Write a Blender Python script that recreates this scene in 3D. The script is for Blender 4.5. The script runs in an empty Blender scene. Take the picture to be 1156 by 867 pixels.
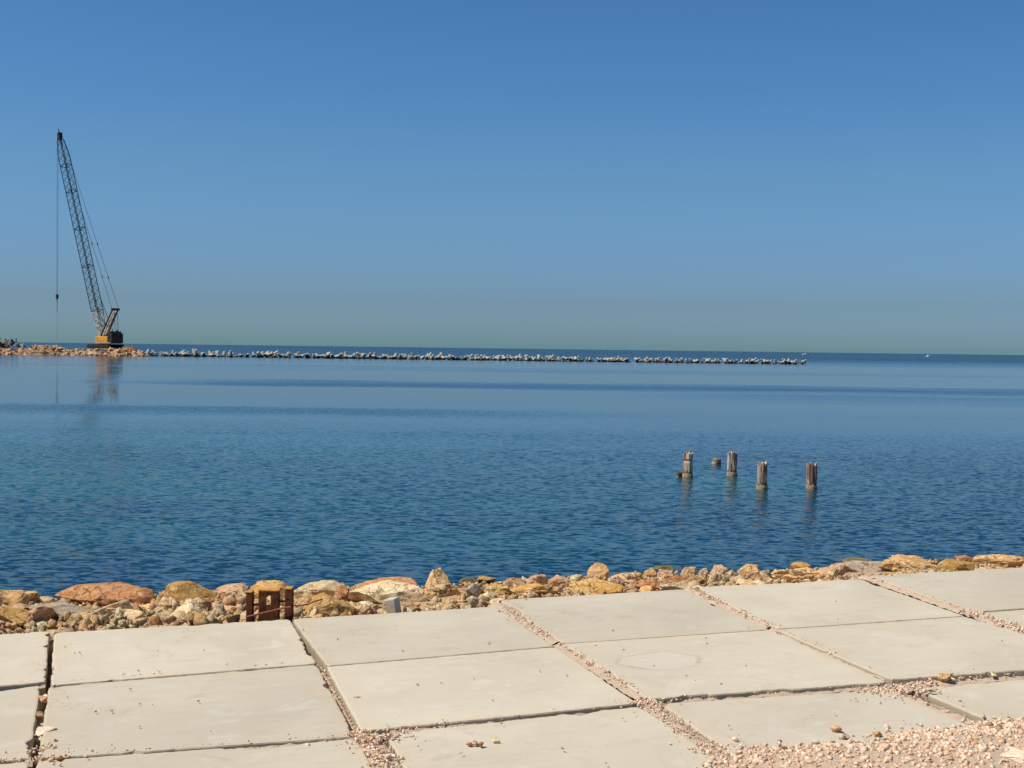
import bpy, bmesh, math, random
import numpy as np
from mathutils import Vector, Matrix, noise

random.seed(7)
RNG = np.random.default_rng(7)
scene = bpy.context.scene
COL = scene.collection

# ------------------------------------------------------------------ camera geometry
W0, H0 = 1156.0, 867.0
F, CX, CY = 1500.0, 578.0, 433.5
EYE = 2.8                      # metres above the water
CAM = Vector((0, 0, EYE))


def cray(x, y):
    return Vector(((x - CX) / F, -(y - CY) / F, -1.0))


def horizon(x):
    return 386.0 + 0.0128 * x


n_up = cray(0, horizon(0)).cross(cray(1156, horizon(1156)))
n_up.normalize()
if n_up.y < 0:
    n_up = -n_up
fwd = Vector((0, 0, -1))
ey = (fwd - n_up * fwd.dot(n_up)).normalized()
ex = ey.cross(n_up)
R = Matrix((ex, ey, n_up))     # world from camera


def ray(x, y):
    return R @ cray(x, y)


def at_depth(x, y, Y):
    d = ray(x, y)
    return CAM + d * (Y / d.y)


def at_z(x, y, z):
    d = ray(x, y)
    return CAM + d * ((z - EYE) / d.z)


def project(p):
    c = R.transposed() @ (Vector(p) - CAM)
    return CX + F * c.x / -c.z, CY - F * c.y / -c.z


SN = cray(0, 349).cross(cray(1156, 349))
SN = (R @ SN).normalized()
if SN.z < 0:
    SN = -SN
SLAB_H = 1.6


def slab_pt(x, y, dz=0.0):
    d = ray(x, y)
    return CAM + d * ((-SLAB_H + dz) / SN.dot(d))


AX = (slab_pt(1000, 652) - slab_pt(60, 714)).normalized()   # along the rows
BX = SN.cross(AX).normalized()                               # away from the camera
PO = slab_pt(578, 760)


def plane_xy(p):
    return (p - PO).dot(AX), (p - PO).dot(BX)


def plane_pt(u, v, dz=0.0):
    return PO + AX * u + BX * v + SN * dz


# ------------------------------------------------------------------ small helpers
def tag(o, label=None, cat=None, group=None, kind=None):
    if label:
        o['label'] = label
    if cat:
        o['category'] = cat
    if group:
        o['group'] = group
    if kind:
        o['kind'] = kind
    return o


def mesh_obj(name, verts, faces, mats, parent=None, smooth=False, loc=None):
    me = bpy.data.meshes.new(name)
    me.from_pydata([tuple(v) for v in verts], [], faces)
    for m in (mats if isinstance(mats, (list, tuple)) else [mats]):
        me.materials.append(m)
    if smooth:
        me.polygons.foreach_set('use_smooth', [True] * len(me.polygons))
    me.update()
    o = bpy.data.objects.new(name, me)
    COL.objects.link(o)
    if loc is not None:
        o.location = loc
    if parent:
        o.parent = parent
    return o


class MB:
    """collects boxes and tubes into one mesh"""

    def __init__(self):
        self.v, self.f = [], []

    def add(self, vs, fs):
        b = len(self.v)
        self.v += [Vector(v) for v in vs]
        self.f += [tuple(b + i for i in f) for f in fs]

    def box(self, lo, hi, bev=0.0):
        bm = bmesh.new()
        bmesh.ops.create_cube(bm, size=1.0)
        lo, hi = Vector(lo), Vector(hi)
        c, s = (lo + hi) / 2, hi - lo
        for v in bm.verts:
            v.co = Vector((v.co.x * s.x, v.co.y * s.y, v.co.z * s.z)) + c
        if bev:
            bmesh.ops.bevel(bm, geom=bm.edges[:], offset=bev, segments=2, affect='EDGES', profile=0.5)
        bm.verts.index_update()
        self.add([v.co.copy() for v in bm.verts], [[v.index for v in f.verts] for f in bm.faces])
        bm.free()

    def tube(self, a, b, r, n=6, r2=None):
        a, b = Vector(a), Vector(b)
        r2 = r if r2 is None else r2
        d = (b - a).normalized()
        u = d.orthogonal().normalized()
        w = d.cross(u)
        vs = []
        for p, rr in ((a, r), (b, r2)):
            for k in range(n):
                t = 2 * math.pi * k / n
                vs.append(p + (u * math.cos(t) + w * math.sin(t)) * rr)
        fs = [(k, (k + 1) % n, n + (k + 1) % n, n + k) for k in range(n)]
        fs += [tuple(range(n - 1, -1, -1)), tuple(range(n, 2 * n))]
        self.add(vs, fs)

    def path(self, pts, r, n=6):
        for a, b in zip(pts, pts[1:]):
            self.tube(a, b, r, n)

    def prism(self, outline, axis, lo, hi):
        """outline in the two other axes (x,z) extruded along y, or (y,z) along x"""
        n = len(outline)
        vs = []
        for t in (lo, hi):
            for (a, b) in outline:
                vs.append((a, t, b) if axis == 'y' else ((t, a, b) if axis == 'x' else (a, b, t)))
        fs = [(k, (k + 1) % n, n + (k + 1) % n, n + k) for k in range(n)]
        fs += [tuple(range(n - 1, -1, -1)), tuple(range(n, 2 * n))]
        self.add(vs, fs)

    def build(self, name, mat, parent=None, smooth=False):
        o = mesh_obj(name, self.v, self.f, mat, parent, smooth)
        bm = bmesh.new()
        bm.from_mesh(o.data)
        bmesh.ops.recalc_face_normals(bm, faces=bm.faces)
        bm.to_mesh(o.data)
        bm.free()
        return o


def empty(name, loc, rz=0.0):
    o = bpy.data.objects.new(name, None)
    COL.objects.link(o)
    o.location = loc
    o.rotation_euler = (0, 0, rz)
    o.empty_display_size = 0.2
    return o


# ------------------------------------------------------------------ materials
class NT:
    def __init__(self, name):
        self.m = bpy.data.materials.new(name)
        self.m.use_nodes = True
        self.t = self.m.node_tree
        self.bsdf = self.t.nodes['Principled BSDF']

    def n(self, typ, **kw):
        nd = self.t.nodes.new(typ)
        for k, v in kw.items():
            setattr(nd, k, v)
        return nd

    def l(self, a, b):
        self.t.links.new(a, b)

    def put(self, sock, val):
        if isinstance(val, bpy.types.NodeSocket):
            self.l(val, sock)
        else:
            sock.default_value = val

    def math(self, op, a, b=0.0, clamp=False):
        nd = self.n('ShaderNodeMath', operation=op, use_clamp=clamp)
        self.put(nd.inputs[0], a)
        self.put(nd.inputs[1], b)
        return nd.outputs[0]

    def mix(self, fac, a, b, blend='MIX'):
        nd = self.n('ShaderNodeMix', data_type='RGBA', blend_type=blend)
        self.put(nd.inputs[0], fac)
        self.put(nd.inputs[6], a if isinstance(a, bpy.types.NodeSocket) else (*a, 1))
        self.put(nd.inputs[7], b if isinstance(b, bpy.types.NodeSocket) else (*b, 1))
        return nd.outputs[2]

    def noise(self, vec, scale, detail=4, rough=0.55, out='Fac', dist=0.0):
        nd = self.n('ShaderNodeTexNoise')
        nd.inputs['Scale'].default_value = scale
        nd.inputs['Detail'].default_value = detail
        nd.inputs['Roughness'].default_value = rough
        nd.inputs['Distortion'].default_value = dist
        if vec is not None:
            self.l(vec, nd.inputs['Vector'])
        return nd.outputs[out]

    def ramp(self, fac, stops, interp='LINEAR'):
        nd = self.n('ShaderNodeValToRGB')
        nd.color_ramp.interpolation = interp
        el = nd.color_ramp.elements
        while len(el) < len(stops):
            el.new(0.5)
        for e, (p, c) in zip(el, stops):
            e.position = p
            e.color = (*c, 1) if isinstance(c, (tuple, list)) else (c, c, c, 1)
        self.l(fac, nd.inputs[0])
        return nd.outputs[0]

    def maprange(self, v, a, b, c=0.0, d=1.0, smooth=True):
        nd = self.n('ShaderNodeMapRange')
        nd.interpolation_type = 'SMOOTHSTEP' if smooth else 'LINEAR'
        self.put(nd.inputs[0], v)
        for i, x in enumerate((a, b, c, d)):
            nd.inputs[i + 1].default_value = x
        return nd.outputs[0]

    def mapping(self, vec, scale=(1, 1, 1), loc=(0, 0, 0), rot=(0, 0, 0)):
        nd = self.n('ShaderNodeMapping')
        nd.inputs['Scale'].default_value = scale
        nd.inputs['Location'].default_value = loc
        nd.inputs['Rotation'].default_value = rot
        self.l(vec, nd.inputs['Vector'])
        return nd.outputs[0]

    def coord(self, which='Object'):
        return self.n('ShaderNodeTexCoord').outputs[which]

    def pos(self):
        return self.n('ShaderNodeNewGeometry').outputs['Position']

    def rnd(self):
        return self.n('ShaderNodeObjectInfo').outputs['Random']

    def offset(self, vec, amount=37.0):
        c = self.n('ShaderNodeCombineXYZ')
        r = self.math('MULTIPLY', self.rnd(), amount)
        for i in range(3):
            self.l(r, c.inputs[i])
        a = self.n('ShaderNodeVectorMath', operation='ADD')
        self.l(vec, a.inputs[0])
        self.l(c.outputs[0], a.inputs[1])
        return a.outputs[0]

    def bump(self, h, strength=0.5, dist=0.01, normal=None):
        nd = self.n('ShaderNodeBump')
        nd.inputs['Strength'].default_value = strength
        nd.inputs['Distance'].default_value = dist
        self.l(h, nd.inputs['Height'])
        if normal is not None:
            self.l(normal, nd.inputs['Normal'])
        self.l(nd.outputs[0], self.bsdf.inputs['Normal'])
        return nd.outputs[0]

    def fin(self, color=None, rough=0.8, spec=0.3, metal=0.0):
        if color is not None:
            self.put(self.bsdf.inputs['Base Color'], color if isinstance(color, bpy.types.NodeSocket) else (*color, 1))
        self.put(self.bsdf.inputs['Roughness'], rough)
        self.bsdf.inputs['Specular IOR Level'].default_value = spec
        self.bsdf.inputs['Metallic'].default_value = metal
        return self.m


def rock_material(name, c1, c2, c3, scale=7.0, bump_d=0.006, pale=0.35):
    t = NT(name)
    v = t.offset(t.pos(), 50.0)
    big = t.noise(v, scale, 6, 0.65, dist=0.5)
    col = t.ramp(big, [(0.30, c2), (0.48, c1), (0.66, c3)])
    bed = t.noise(t.mapping(v, (1.0, 1.0, 5.5), rot=(0.25, 0.15, 0.0)), scale * 1.6, 5, 0.6)
    col = t.mix(t.maprange(bed, 0.50, 0.64, 0.0, 0.55), col, tuple(min(0.9, x * 1.25 + 0.02) for x in c3))
    fine = t.noise(v, scale * 11, 5, 0.75)
    col = t.mix(t.maprange(fine, 0.42, 0.66, 0.0, 0.5), col, tuple(min(1, x * 0.62) for x in c2))
    vo = t.n('ShaderNodeTexVoronoi')
    vo.feature = 'DISTANCE_TO_EDGE'
    vo.inputs['Scale'].default_value = scale * 1.7
    wv = t.n('ShaderNodeVectorMath', operation='ADD')
    t.l(v, wv.inputs[0])
    ns = t.n('ShaderNodeVectorMath', operation='SCALE')
    t.l(t.noise(v, scale * 3, 4, 0.6, out='Color'), ns.inputs[0])
    ns.inputs['Scale'].default_value = 0.9 / scale
    t.l(ns.outputs[0], wv.inputs[1])
    t.l(wv.outputs[0], vo.inputs['Vector'])
    crack = t.math('MULTIPLY', t.maprange(vo.outputs['Distance'], 0.05, 0.0), t.maprange(big, 0.42, 0.6))
    col = t.mix(t.math('MULTIPLY', crack, 0.75), col, tuple(x * 0.35 for x in c2))
    dust = t.noise(v, scale * 2.3, 4, 0.6)
    col = t.mix(t.maprange(dust, 0.52, 0.70, 0.0, pale), col, (0.70, 0.55, 0.37))
    hv = t.n('ShaderNodeHueSaturation')
    t.l(t.math('ADD', t.math('MULTIPLY', t.rnd(), 0.4), 0.80), hv.inputs['Value'])
    t.l(col, hv.inputs['Color'])
    h = t.math('ADD', t.math('MULTIPLY', big, 1.2), t.math('ADD', t.math('MULTIPLY', fine, 0.7), t.math('MULTIPLY', bed, 0.6)))
    h = t.math('SUBTRACT', h, t.math('MULTIPLY', crack, 0.8))
    t.bump(h, 1.0, bump_d * 1.5)
    return t.fin(hv.outputs[0], 0.92, 0.12)


M = {}
M['rock_tan'] = rock_material('rock_tan', (0.68, 0.405, 0.175), (0.52, 0.27, 0.10), (0.76, 0.52, 0.25))
M['rock_pale'] = rock_material('rock_pale', (0.76, 0.545, 0.30), (0.61, 0.375, 0.165), (0.82, 0.66, 0.41))
M['rock_orange'] = rock_material('rock_orange', (0.54, 0.255, 0.105), (0.40, 0.16, 0.06), (0.60, 0.33, 0.155), pale=0.2)
M['rock_ochre'] = rock_material('rock_ochre', (0.62, 0.35, 0.105), (0.47, 0.235, 0.06), (0.68, 0.45, 0.19), pale=0.2)
M['rock_pink'] = rock_material('rock_pink', (0.68, 0.405, 0.22), (0.51, 0.25, 0.12), (0.76, 0.52, 0.32))
M['rock_grey'] = rock_material('rock_grey', (0.46, 0.36, 0.25), (0.33, 0.24, 0.15), (0.53, 0.44, 0.32), pale=0.15)
M['rock_dark'] = rock_material('rock_dark', (0.07, 0.06, 0.055), (0.04, 0.035, 0.03), (0.13, 0.11, 0.10), scale=1.5, pale=0.05)
M['rock_wet'] = rock_material('rock_wet', (0.20, 0.16, 0.08), (0.12, 0.10, 0.05), (0.28, 0.21, 0.10), pale=0.02)
M['boulder_far'] = rock_material('boulder_far', (0.56, 0.345, 0.19), (0.33, 0.17, 0.08), (0.72, 0.51, 0.32), scale=0.8, bump_d=0.08)


def gravel_material(name, c1, c2, c3):
    t = NT(name)
    p = t.pos()
    a = t.noise(p, 75.0, 2, 0.5)
    b = t.noise(p, 420.0, 3, 0.6)
    col = t.ramp(a, [(0.34, c2), (0.50, c1), (0.66, c3)])
    col = t.mix(t.maprange(b, 0.4, 0.7, 0.0, 0.25), col, tuple(x * 0.8 for x in c2))
    t.bump(b, 0.5, 0.001)
    return t.fin(col, 0.95, 0.1)


M['gravel'] = gravel_material('gravel', (0.71, 0.505, 0.35), (0.58, 0.36, 0.23), (0.78, 0.62, 0.45))
M['gravel_pale'] = gravel_material('gravel_pale', (0.77, 0.61, 0.445), (0.68, 0.49, 0.34), (0.82, 0.71, 0.56))


def mat_ground():
    t = NT('sandy_ground')
    p = t.pos()
    a = t.noise(p, 3.0, 6, 0.6)
    b = t.noise(p, 60.0, 4, 0.7)
    col = t.ramp(a, [(0.3, (0.54, 0.34, 0.185)), (0.6, (0.68, 0.49, 0.29))])
    col = t.mix(t.maprange(b, 0.4, 0.7, 0.0, 0.6), col, (0.36, 0.24, 0.15))
    t.bump(t.math('ADD', a, b), 1.0, 0.02)
    return t.fin(col, 0.95, 0.1)


M['ground'] = mat_ground()


def mat_sand():
    t = NT('joint_sand')
    p = t.pos()
    a = t.noise(p, 25.0, 5, 0.65)
    b = t.noise(p, 160.0, 4, 0.7)
    col = t.ramp(a, [(0.3, (0.66, 0.485, 0.335)), (0.65, (0.79, 0.625, 0.455))])
    col = t.mix(t.maprange(b, 0.48, 0.70, 0.0, 0.5), col, (0.48, 0.32, 0.21))
    t.bump(t.math('ADD', a, b), 1.0, 0.012)
    return t.fin(col, 0.95, 0.1)


M['sand'] = mat_sand()


def mat_concrete(name, stain=None):
    t = NT(name)
    oc = t.coord('Object')
    v = t.offset(oc, 61.0)
    big = t.noise(v, 1.1, 4, 0.55, dist=0.5)
    brush = t.noise(t.mapping(v, (1.5, 8.0, 1.0), rot=(0, 0, 0.05)), 2.2, 6, 0.7)
    blot = t.noise(v, 5.5, 5, 0.6, dist=0.8)
    fine = t.noise(v, 190.0, 3, 0.7)
    col = t.ramp(big, [(0.3, (0.49, 0.432, 0.33)), (0.7, (0.605, 0.54, 0.418))])
    col = t.mix(t.maprange(brush, 0.45, 0.72, 0.0, 0.40), col, (0.45, 0.395, 0.295))
    col = t.mix(t.maprange(blot, 0.54, 0.70, 0.0, 0.75), col, (0.58, 0.535, 0.44))
    col = t.mix(t.maprange(fine, 0.52, 0.75, 0.0, 0.30), col, (0.41, 0.35, 0.26))
    dirt = t.noise(v, 2.6, 6, 0.68, dist=1.2)
    col = t.mix(t.maprange(dirt, 0.55, 0.75, 0.0, 0.55), col, (0.42, 0.345, 0.245))
    # sand blown onto the rims
    gc = t.coord('Generated')
    gs = t.n('ShaderNodeSeparateXYZ')
    t.l(gc, gs.inputs[0])
    ed = t.math('MINIMUM', t.math('MINIMUM', gs.outputs[0], t.math('SUBTRACT', 1.0, gs.outputs[0])), t.math('MINIMUM', gs.outputs[1], t.math('SUBTRACT', 1.0, gs.outputs[1])))
    rim_d = t.math('ADD', ed, t.math('MULTIPLY', t.math('SUBTRACT', t.noise(v, 7.0, 5, 0.65), 0.5), 0.34))
    col = t.mix(t.maprange(rim_d, 0.10, -0.02, 0.0, 0.65), col, (0.56, 0.45, 0.31))
    # pores and exposed grains
    po = t.n('ShaderNodeTexVoronoi')
    po.inputs['Scale'].default_value = 150.0
    t.l(v, po.inputs['Vector'])
    pores = t.math('MULTIPLY', t.math('LESS_THAN', po.outputs['Distance'], 0.20), t.maprange(t.noise(v, 4.0, 4, 0.6), 0.42, 0.62))
    col = t.mix(t.math('MULTIPLY', pores, 0.40), col, (0.33, 0.265, 0.185))
    grain = t.noise(v, 420.0, 2, 0.6)
    col = t.mix(t.maprange(grain, 0.35, 0.7, 0.0, 0.22), col, (0.70, 0.62, 0.48))
    # hairline cracks
    cv = t.n('ShaderNodeTexVoronoi')
    cv.feature = 'DISTANCE_TO_EDGE'
    cv.inputs['Scale'].default_value = 1.15
    wv = t.n('ShaderNodeVectorMath', operation='ADD')
    t.l(v, wv.inputs[0])
    ws = t.n('ShaderNodeVectorMath', operation='SCALE')
    t.l(t.noise(v, 6.0, 6, 0.7, out='Color'), ws.inputs[0])
    ws.inputs['Scale'].default_value = 0.35
    t.l(ws.outputs[0], wv.inputs[1])
    t.l(wv.outputs[0], cv.inputs['Vector'])
    crk = t.math('MULTIPLY', t.maprange(cv.outputs['Distance'], 0.0045, 0.0015), t.maprange(t.noise(v, 1.7, 2), 0.54, 0.62))
    col = t.mix(t.math('MULTIPLY', crk, 0.45), col, (0.25, 0.195, 0.135))
    # sparse brown specks and pits
    vo = t.n('ShaderNodeTexVoronoi')
    vo.inputs['Scale'].default_value = 26.0
    t.l(v, vo.inputs['Vector'])
    sp = t.math('MULTIPLY', t.math('LESS_THAN', vo.outputs['Distance'], 0.085),
                t.math('GREATER_THAN', t.noise(v, 9.0, 2), 0.56))
    col = t.mix(t.math('MULTIPLY', sp, 0.55), col, (0.30, 0.22, 0.14))
    # hairline scratches along the rows
    sc = t.noise(t.mapping(v, (1.0, 34.0, 1.0), rot=(0, 0, -0.09)), 1.6, 3, 0.5)
    scm = t.math('MULTIPLY', t.maprange(sc, 0.66, 0.70, 0.0, 1.0), t.maprange(blot, 0.5, 0.62))
    col = t.mix(t.math('MULTIPLY', scm, 0.55), col, (0.66, 0.63, 0.56))
    if stain:
        # dried puddle: a pale ellipse with a darker rim
        (sx, sy, rx, ry) = stain
        s = t.n('ShaderNodeSeparateXYZ')
        t.l(oc, s.inputs[0])
        wob = t.math('MULTIPLY', t.math('SUBTRACT', t.noise(oc, 6.5, 6, 0.7), 0.5), 0.8)
        dx = t.math('DIVIDE', t.math('SUBTRACT', s.outputs[0], sx), rx)
        dy = t.math('DIVIDE', t.math('SUBTRACT', s.outputs[1], sy), ry)
        r = t.math('SQRT', t.math('ADD', t.math('MULTIPLY', dx, dx), t.math('MULTIPLY', dy, dy)))
        r = t.math('ADD', r, wob)
        inside = t.maprange(r, 1.0, 0.93)
        col = t.mix(t.math('MULTIPLY', inside, 0.26), col, (0.62, 0.57, 0.47))
        rim = t.math('MULTIPLY', t.maprange(r, 1.10, 1.0), t.maprange(r, 0.92, 1.0))
        col = t.mix(t.math('MULTIPLY', t.math('MULTIPLY', rim, t.maprange(t.noise(oc, 7.0, 2), 0.30, 0.55)), 0.55), col, (0.34, 0.30, 0.23))
    hv = t.n('ShaderNodeHueSaturation')
    t.l(t.math('ADD', t.math('MULTIPLY', t.rnd(), 0.12), 0.905), hv.inputs['Value'])
    t.l(col, hv.inputs['Color'])
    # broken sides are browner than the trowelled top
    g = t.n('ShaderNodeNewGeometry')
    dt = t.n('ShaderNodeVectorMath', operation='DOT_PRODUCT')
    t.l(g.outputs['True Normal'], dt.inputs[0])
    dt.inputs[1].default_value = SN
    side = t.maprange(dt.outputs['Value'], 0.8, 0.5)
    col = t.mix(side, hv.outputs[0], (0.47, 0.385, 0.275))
    h = t.math('ADD', t.math('MULTIPLY', fine, 0.25), t.math('ADD', t.math('MULTIPLY', brush, 0.5), t.math('MULTIPLY', blot, 0.6)))
    t.bump(h, 0.55, 0.006)
    return t.fin(col, 0.88, 0.2)


M['concrete'] = mat_concrete('slab_concrete')


def mat_concrete_block():
    t = NT('tetrapod_concrete')
    v = t.offset(t.coord('Object'), 40)
    a = t.noise(v, 1.2, 5, 0.6)
    col = t.ramp(a, [(0.3, (0.28, 0.27, 0.22)), (0.65, (0.60, 0.57, 0.49))])
    s = t.n('ShaderNodeSeparateXYZ')
    t.l(t.pos(), s.inputs[0])
    wet = t.maprange(t.math('ADD', s.outputs[2], t.math('MULTIPLY', t.math('SUBTRACT', a, 0.5), 2.0)), 0.75, 0.35)
    col = t.mix(wet, col, (0.045, 0.048, 0.035))  # wet waterline; its near-black also paints in the shade between the blocks
    t.bump(a, 0.4, 0.05)
    return t.fin(col, 0.9, 0.2)


M['tetrapod'] = mat_concrete_block()


def mat_wood():
    t = NT('weathered_wood')
    v = t.offset(t.coord('Object'), 9)
    g = t.noise(t.mapping(v, (22, 22, 2.2)), 1.0, 6, 0.65, dist=0.6)
    g2 = t.noise(t.mapping(v, (7, 7, 1.6)), 1.0, 3, 0.5)
    col = t.ramp(g, [(0.28, (0.045, 0.022, 0.014)), (0.38, (0.22, 0.11, 0.065)), (0.46, (0.46, 0.34, 0.24)), (0.56, (0.66, 0.56, 0.43)), (0.72, (0.74, 0.67, 0.54))])
    col = t.mix(t.maprange(g2, 0.53, 0.60, 0.0, 0.85), col, (0.20, 0.085, 0.05))
    s_ = t.n('ShaderNodeSeparateXYZ')
    t.l(t.pos(), s_.inputs[0])
    wet = t.maprange(t.math('ADD', s_.outputs[2], t.math('MULTIPLY', g2, 0.16)), 0.24, 0.16, 0.0, 0.8)
    col = t.mix(wet, col, (0.055, 0.042, 0.022))
    t.bump(g, 1.0, 0.03)
    return t.fin(col, 0.9, 0.15)


M['wood'] = mat_wood()


def mat_simple(name, c, rough=0.6, spec=0.4, metal=0.0, var=0.25, scale=3.0, c2=None, bump=0.0):
    t = NT(name)
    v = t.coord('Object')
    a = t.noise(v, scale, 6, 0.65, dist=0.5)
    col = t.mix(t.maprange(a, 0.4, 0.7), c, c2 or tuple(x * (1 - var) for x in c))
    if bump:
        t.bump(t.noise(v, scale * 6, 4, 0.7), 0.8, bump)
    return t.fin(col, rough, spec, metal)


M['barnacle'] = mat_simple('barnacle_crust', (0.46, 0.34, 0.21), 0.95, 0.1, scale=24, c2=(0.14, 0.115, 0.06), bump=0.02)
M['spit_core_shade'] = mat_simple('spit_core_shade', (0.26, 0.155, 0.085), 0.95, 0.1, scale=0.6, c2=(0.14, 0.08, 0.045), bump=0.1)  # dark brown core paints in the shade of the gaps between boulders
M['rust'] = mat_simple('rusty_steel', (0.17, 0.06, 0.024), 0.9, 0.12, scale=26, c2=(0.045, 0.016, 0.010), bump=0.004)
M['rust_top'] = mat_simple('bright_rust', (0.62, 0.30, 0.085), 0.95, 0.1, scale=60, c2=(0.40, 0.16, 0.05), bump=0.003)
M['rust_bar'] = mat_simple('rusty_bar', (0.30, 0.12, 0.085), 0.9, 0.15, scale=40, c2=(0.16, 0.06, 0.045), bump=0.003)
M['yellow'] = mat_simple('yellow_paint', (0.78, 0.40, 0.03), 0.5, 0.4, scale=1.5, c2=(0.62, 0.27, 0.03))
M['navy'] = mat_simple('boom_paint', (0.020, 0.030, 0.050), 0.55, 0.4, scale=2.0)
M['pale_steel'] = mat_simple('pale_steel', (0.62, 0.58, 0.50), 0.6, 0.3, scale=1.5, c2=(0.28, 0.24, 0.19))
M['dark_steel'] = mat_simple('dark_steel', (0.030, 0.028, 0.028), 0.6, 0.4, scale=2.0)
M['track'] = mat_simple('track_steel', (0.035, 0.024, 0.020), 0.8, 0.2, scale=2.0, c2=(0.08, 0.05, 0.035))
M['machine_grey'] = mat_simple('machine_grey', (0.030, 0.026, 0.024), 0.7, 0.2, scale=1.6, c2=(0.085, 0.065, 0.05))
M['rope'] = mat_simple('wire_rope', (0.05, 0.055, 0.06), 0.6, 0.3)
M['orange'] = mat_simple('orange_paint', (0.55, 0.18, 0.05), 0.6, 0.3, scale=2.0)
M['glass'] = mat_simple('cab_glass', (0.02, 0.03, 0.035), 0.08, 0.6)
M['white'] = mat_simple('white_gelcoat', (0.80, 0.80, 0.78), 0.3, 0.5)
M['chunk'] = mat_simple('grey_concrete', (0.60, 0.52, 0.41), 0.9, 0.2, scale=20, c2=(0.45, 0.38, 0.29), bump=0.006)


def mat_water():
    t = NT('sea_water')
    p = t.pos()
    s = t.n('ShaderNodeSeparateXYZ')
    t.l(p, s.inputs[0])
    Y = s.outputs[1]
    # breeze patches: long streaks parallel to the shore
    wob = t.math('MULTIPLY', t.math('SUBTRACT', t.noise(t.mapping(p, (0.012, 0.03, 1)), 1.0, 4, 0.55), 0.5), 1.0)
    lY = t.math('LOGARITHM', t.math('MAXIMUM', Y, 5.0), 10.0)
    lY = t.math('ADD', lY, t.math('MULTIPLY', wob, 0.22))
    # amplitude of the ripples against log10(distance): 15 m = 1.18, 40 m = 1.6, 100 m = 2.0, 320 m = 2.5
    u = t.maprange(lY, 1.0, 4.0, 0.0, 1.0, smooth=False)

    def q(m):
        return (math.log10(m) - 1.0) / 3.0
    amp = t.ramp(u, [(0.0, 1.25), (q(22), 1.15), (q(36), 0.80), (q(44), 0.40), (q(49), 0.24), (q(60), 0.16),
                     (q(66), 0.07), (q(90), 0.08), (q(110), 0.10), (q(150), 0.11), (q(172), 0.40), (q(190), 0.12), (q(260), 0.30),
                     (q(330), 0.60), (q(450), 0.95), (q(2000), 1.0)])
    X = s.outputs[0]
    # two cat's-paws: one wide one far out, one close in by the spit side
    wx = t.math('MULTIPLY', t.math('SUBTRACT', t.noise(t.mapping(p, (0.035, 0.10, 1)), 1.0, 3, 0.6), 0.5), 16.0)
    ya = t.math('ADD', Y, wx)
    pa = t.math('MULTIPLY', t.maprange(ya, 88.0, 96.0), t.maprange(ya, 112.0, 105.0))
    pa = t.math('MULTIPLY', pa, t.maprange(t.math('ADD', X, wx), -34.0, -14.0))
    pb = t.math('MULTIPLY', t.maprange(t.math('ADD', Y, t.math('MULTIPLY', wx, 0.5)), 51.0, 54.0), t.maprange(t.math('ADD', Y, t.math('MULTIPLY', wx, 0.5)), 62.0, 58.0))
    pb = t.math('MULTIPLY', pb, t.maprange(t.math('ADD', X, wx), 6.0, -10.0))
    pc = t.math('MULTIPLY', t.maprange(ya, 68.0, 78.0), t.maprange(ya, 92.0, 84.0))
    pc = t.math('MULTIPLY', pc, t.maprange(t.math('ADD', X, wx), 2.0, 22.0))
    amp = t.math('ADD', amp, t.math('ADD', t.math('MULTIPLY', pa, 0.75), t.math('ADD', t.math('MULTIPLY', pb, 0.6), t.math('MULTIPLY', pc, 0.35))))
    streak = t.noise(t.mapping(p, (0.010, 0.11, 1)), 1.0, 5, 0.6)
    amp = t.math('MULTIPLY', amp, t.math('ADD', 1.0, t.math('MULTIPLY', t.math('SUBTRACT', t.maprange(streak, 0.30, 0.70, 0.45, 1.5), 1.0), t.maprange(Y, 20.0, 60.0, 0.35, 1.0))))
    amp = t.math('MULTIPLY', amp, t.maprange(Y, 250.0, 600.0, 1.0, 2.2))
    # ripple slopes
    p2 = t.mapping(p, (0.62, 1.2, 1.0), rot=(0, 0, math.radians(9)))
    c1 = t.noise(p2, 8.0, 2, 0.6, out='Color', dist=0.3)
    c2 = t.noise(t.mapping(p, (0.55, 1.0, 1.0), rot=(0, 0, math.radians(-14))), 15.0, 2, 0.5, out='Color')
    c3 = t.noise(t.mapping(p, (0.6, 1.0, 1.0)), 0.9, 2, 0.5, out='Color')

    def vm(op, a, b=None, sc=None):
        nd = t.n('ShaderNodeVectorMath', operation=op)
        t.put(nd.inputs[0], a)
        if b is not None:
            t.put(nd.inputs[1], b)
        if sc is not None:
            t.put(nd.inputs['Scale'], sc)
        return nd.outputs[0]
    half = (0.5, 0.5, 0.5)
    sl = vm('ADD', vm('SCALE', vm('SUBTRACT', c1, half), sc=1.0), vm('SCALE', vm('SUBTRACT', c2, half), sc=0.9))
    sl = vm('ADD', sl, vm('SCALE', vm('SUBTRACT', c3, half), sc=0.08))
    sl = vm('SCALE', sl, sc=amp)
    sl = vm('MULTIPLY', sl, (0.8, 1.0, 0.0))
    # seen almost edge-on from the shore, only the wave faces that lean towards it show
    fs = t.n('ShaderNodeSeparateXYZ')
    t.l(sl, fs.inputs[0])
    facing = t.math('MULTIPLY', t.math('ABSOLUTE', fs.outputs[1]), -1.0)
    far = t.maprange(Y, 8.0, 110.0, 0.35, 1.0)
    fy = t.math('ADD', t.math('MULTIPLY', fs.outputs[1], t.math('SUBTRACT', 1.0, far)), t.math('MULTIPLY', facing, far))
    cb = t.n('ShaderNodeCombineXYZ')
    t.l(fs.outputs[0], cb.inputs[0])
    t.l(fy, cb.inputs[1])
    sl = cb.outputs[0]
    nrm = vm('NORMALIZE', vm('ADD', sl, (0, 0, 1)))
    t.l(nrm, t.bsdf.inputs['Normal'])
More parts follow.
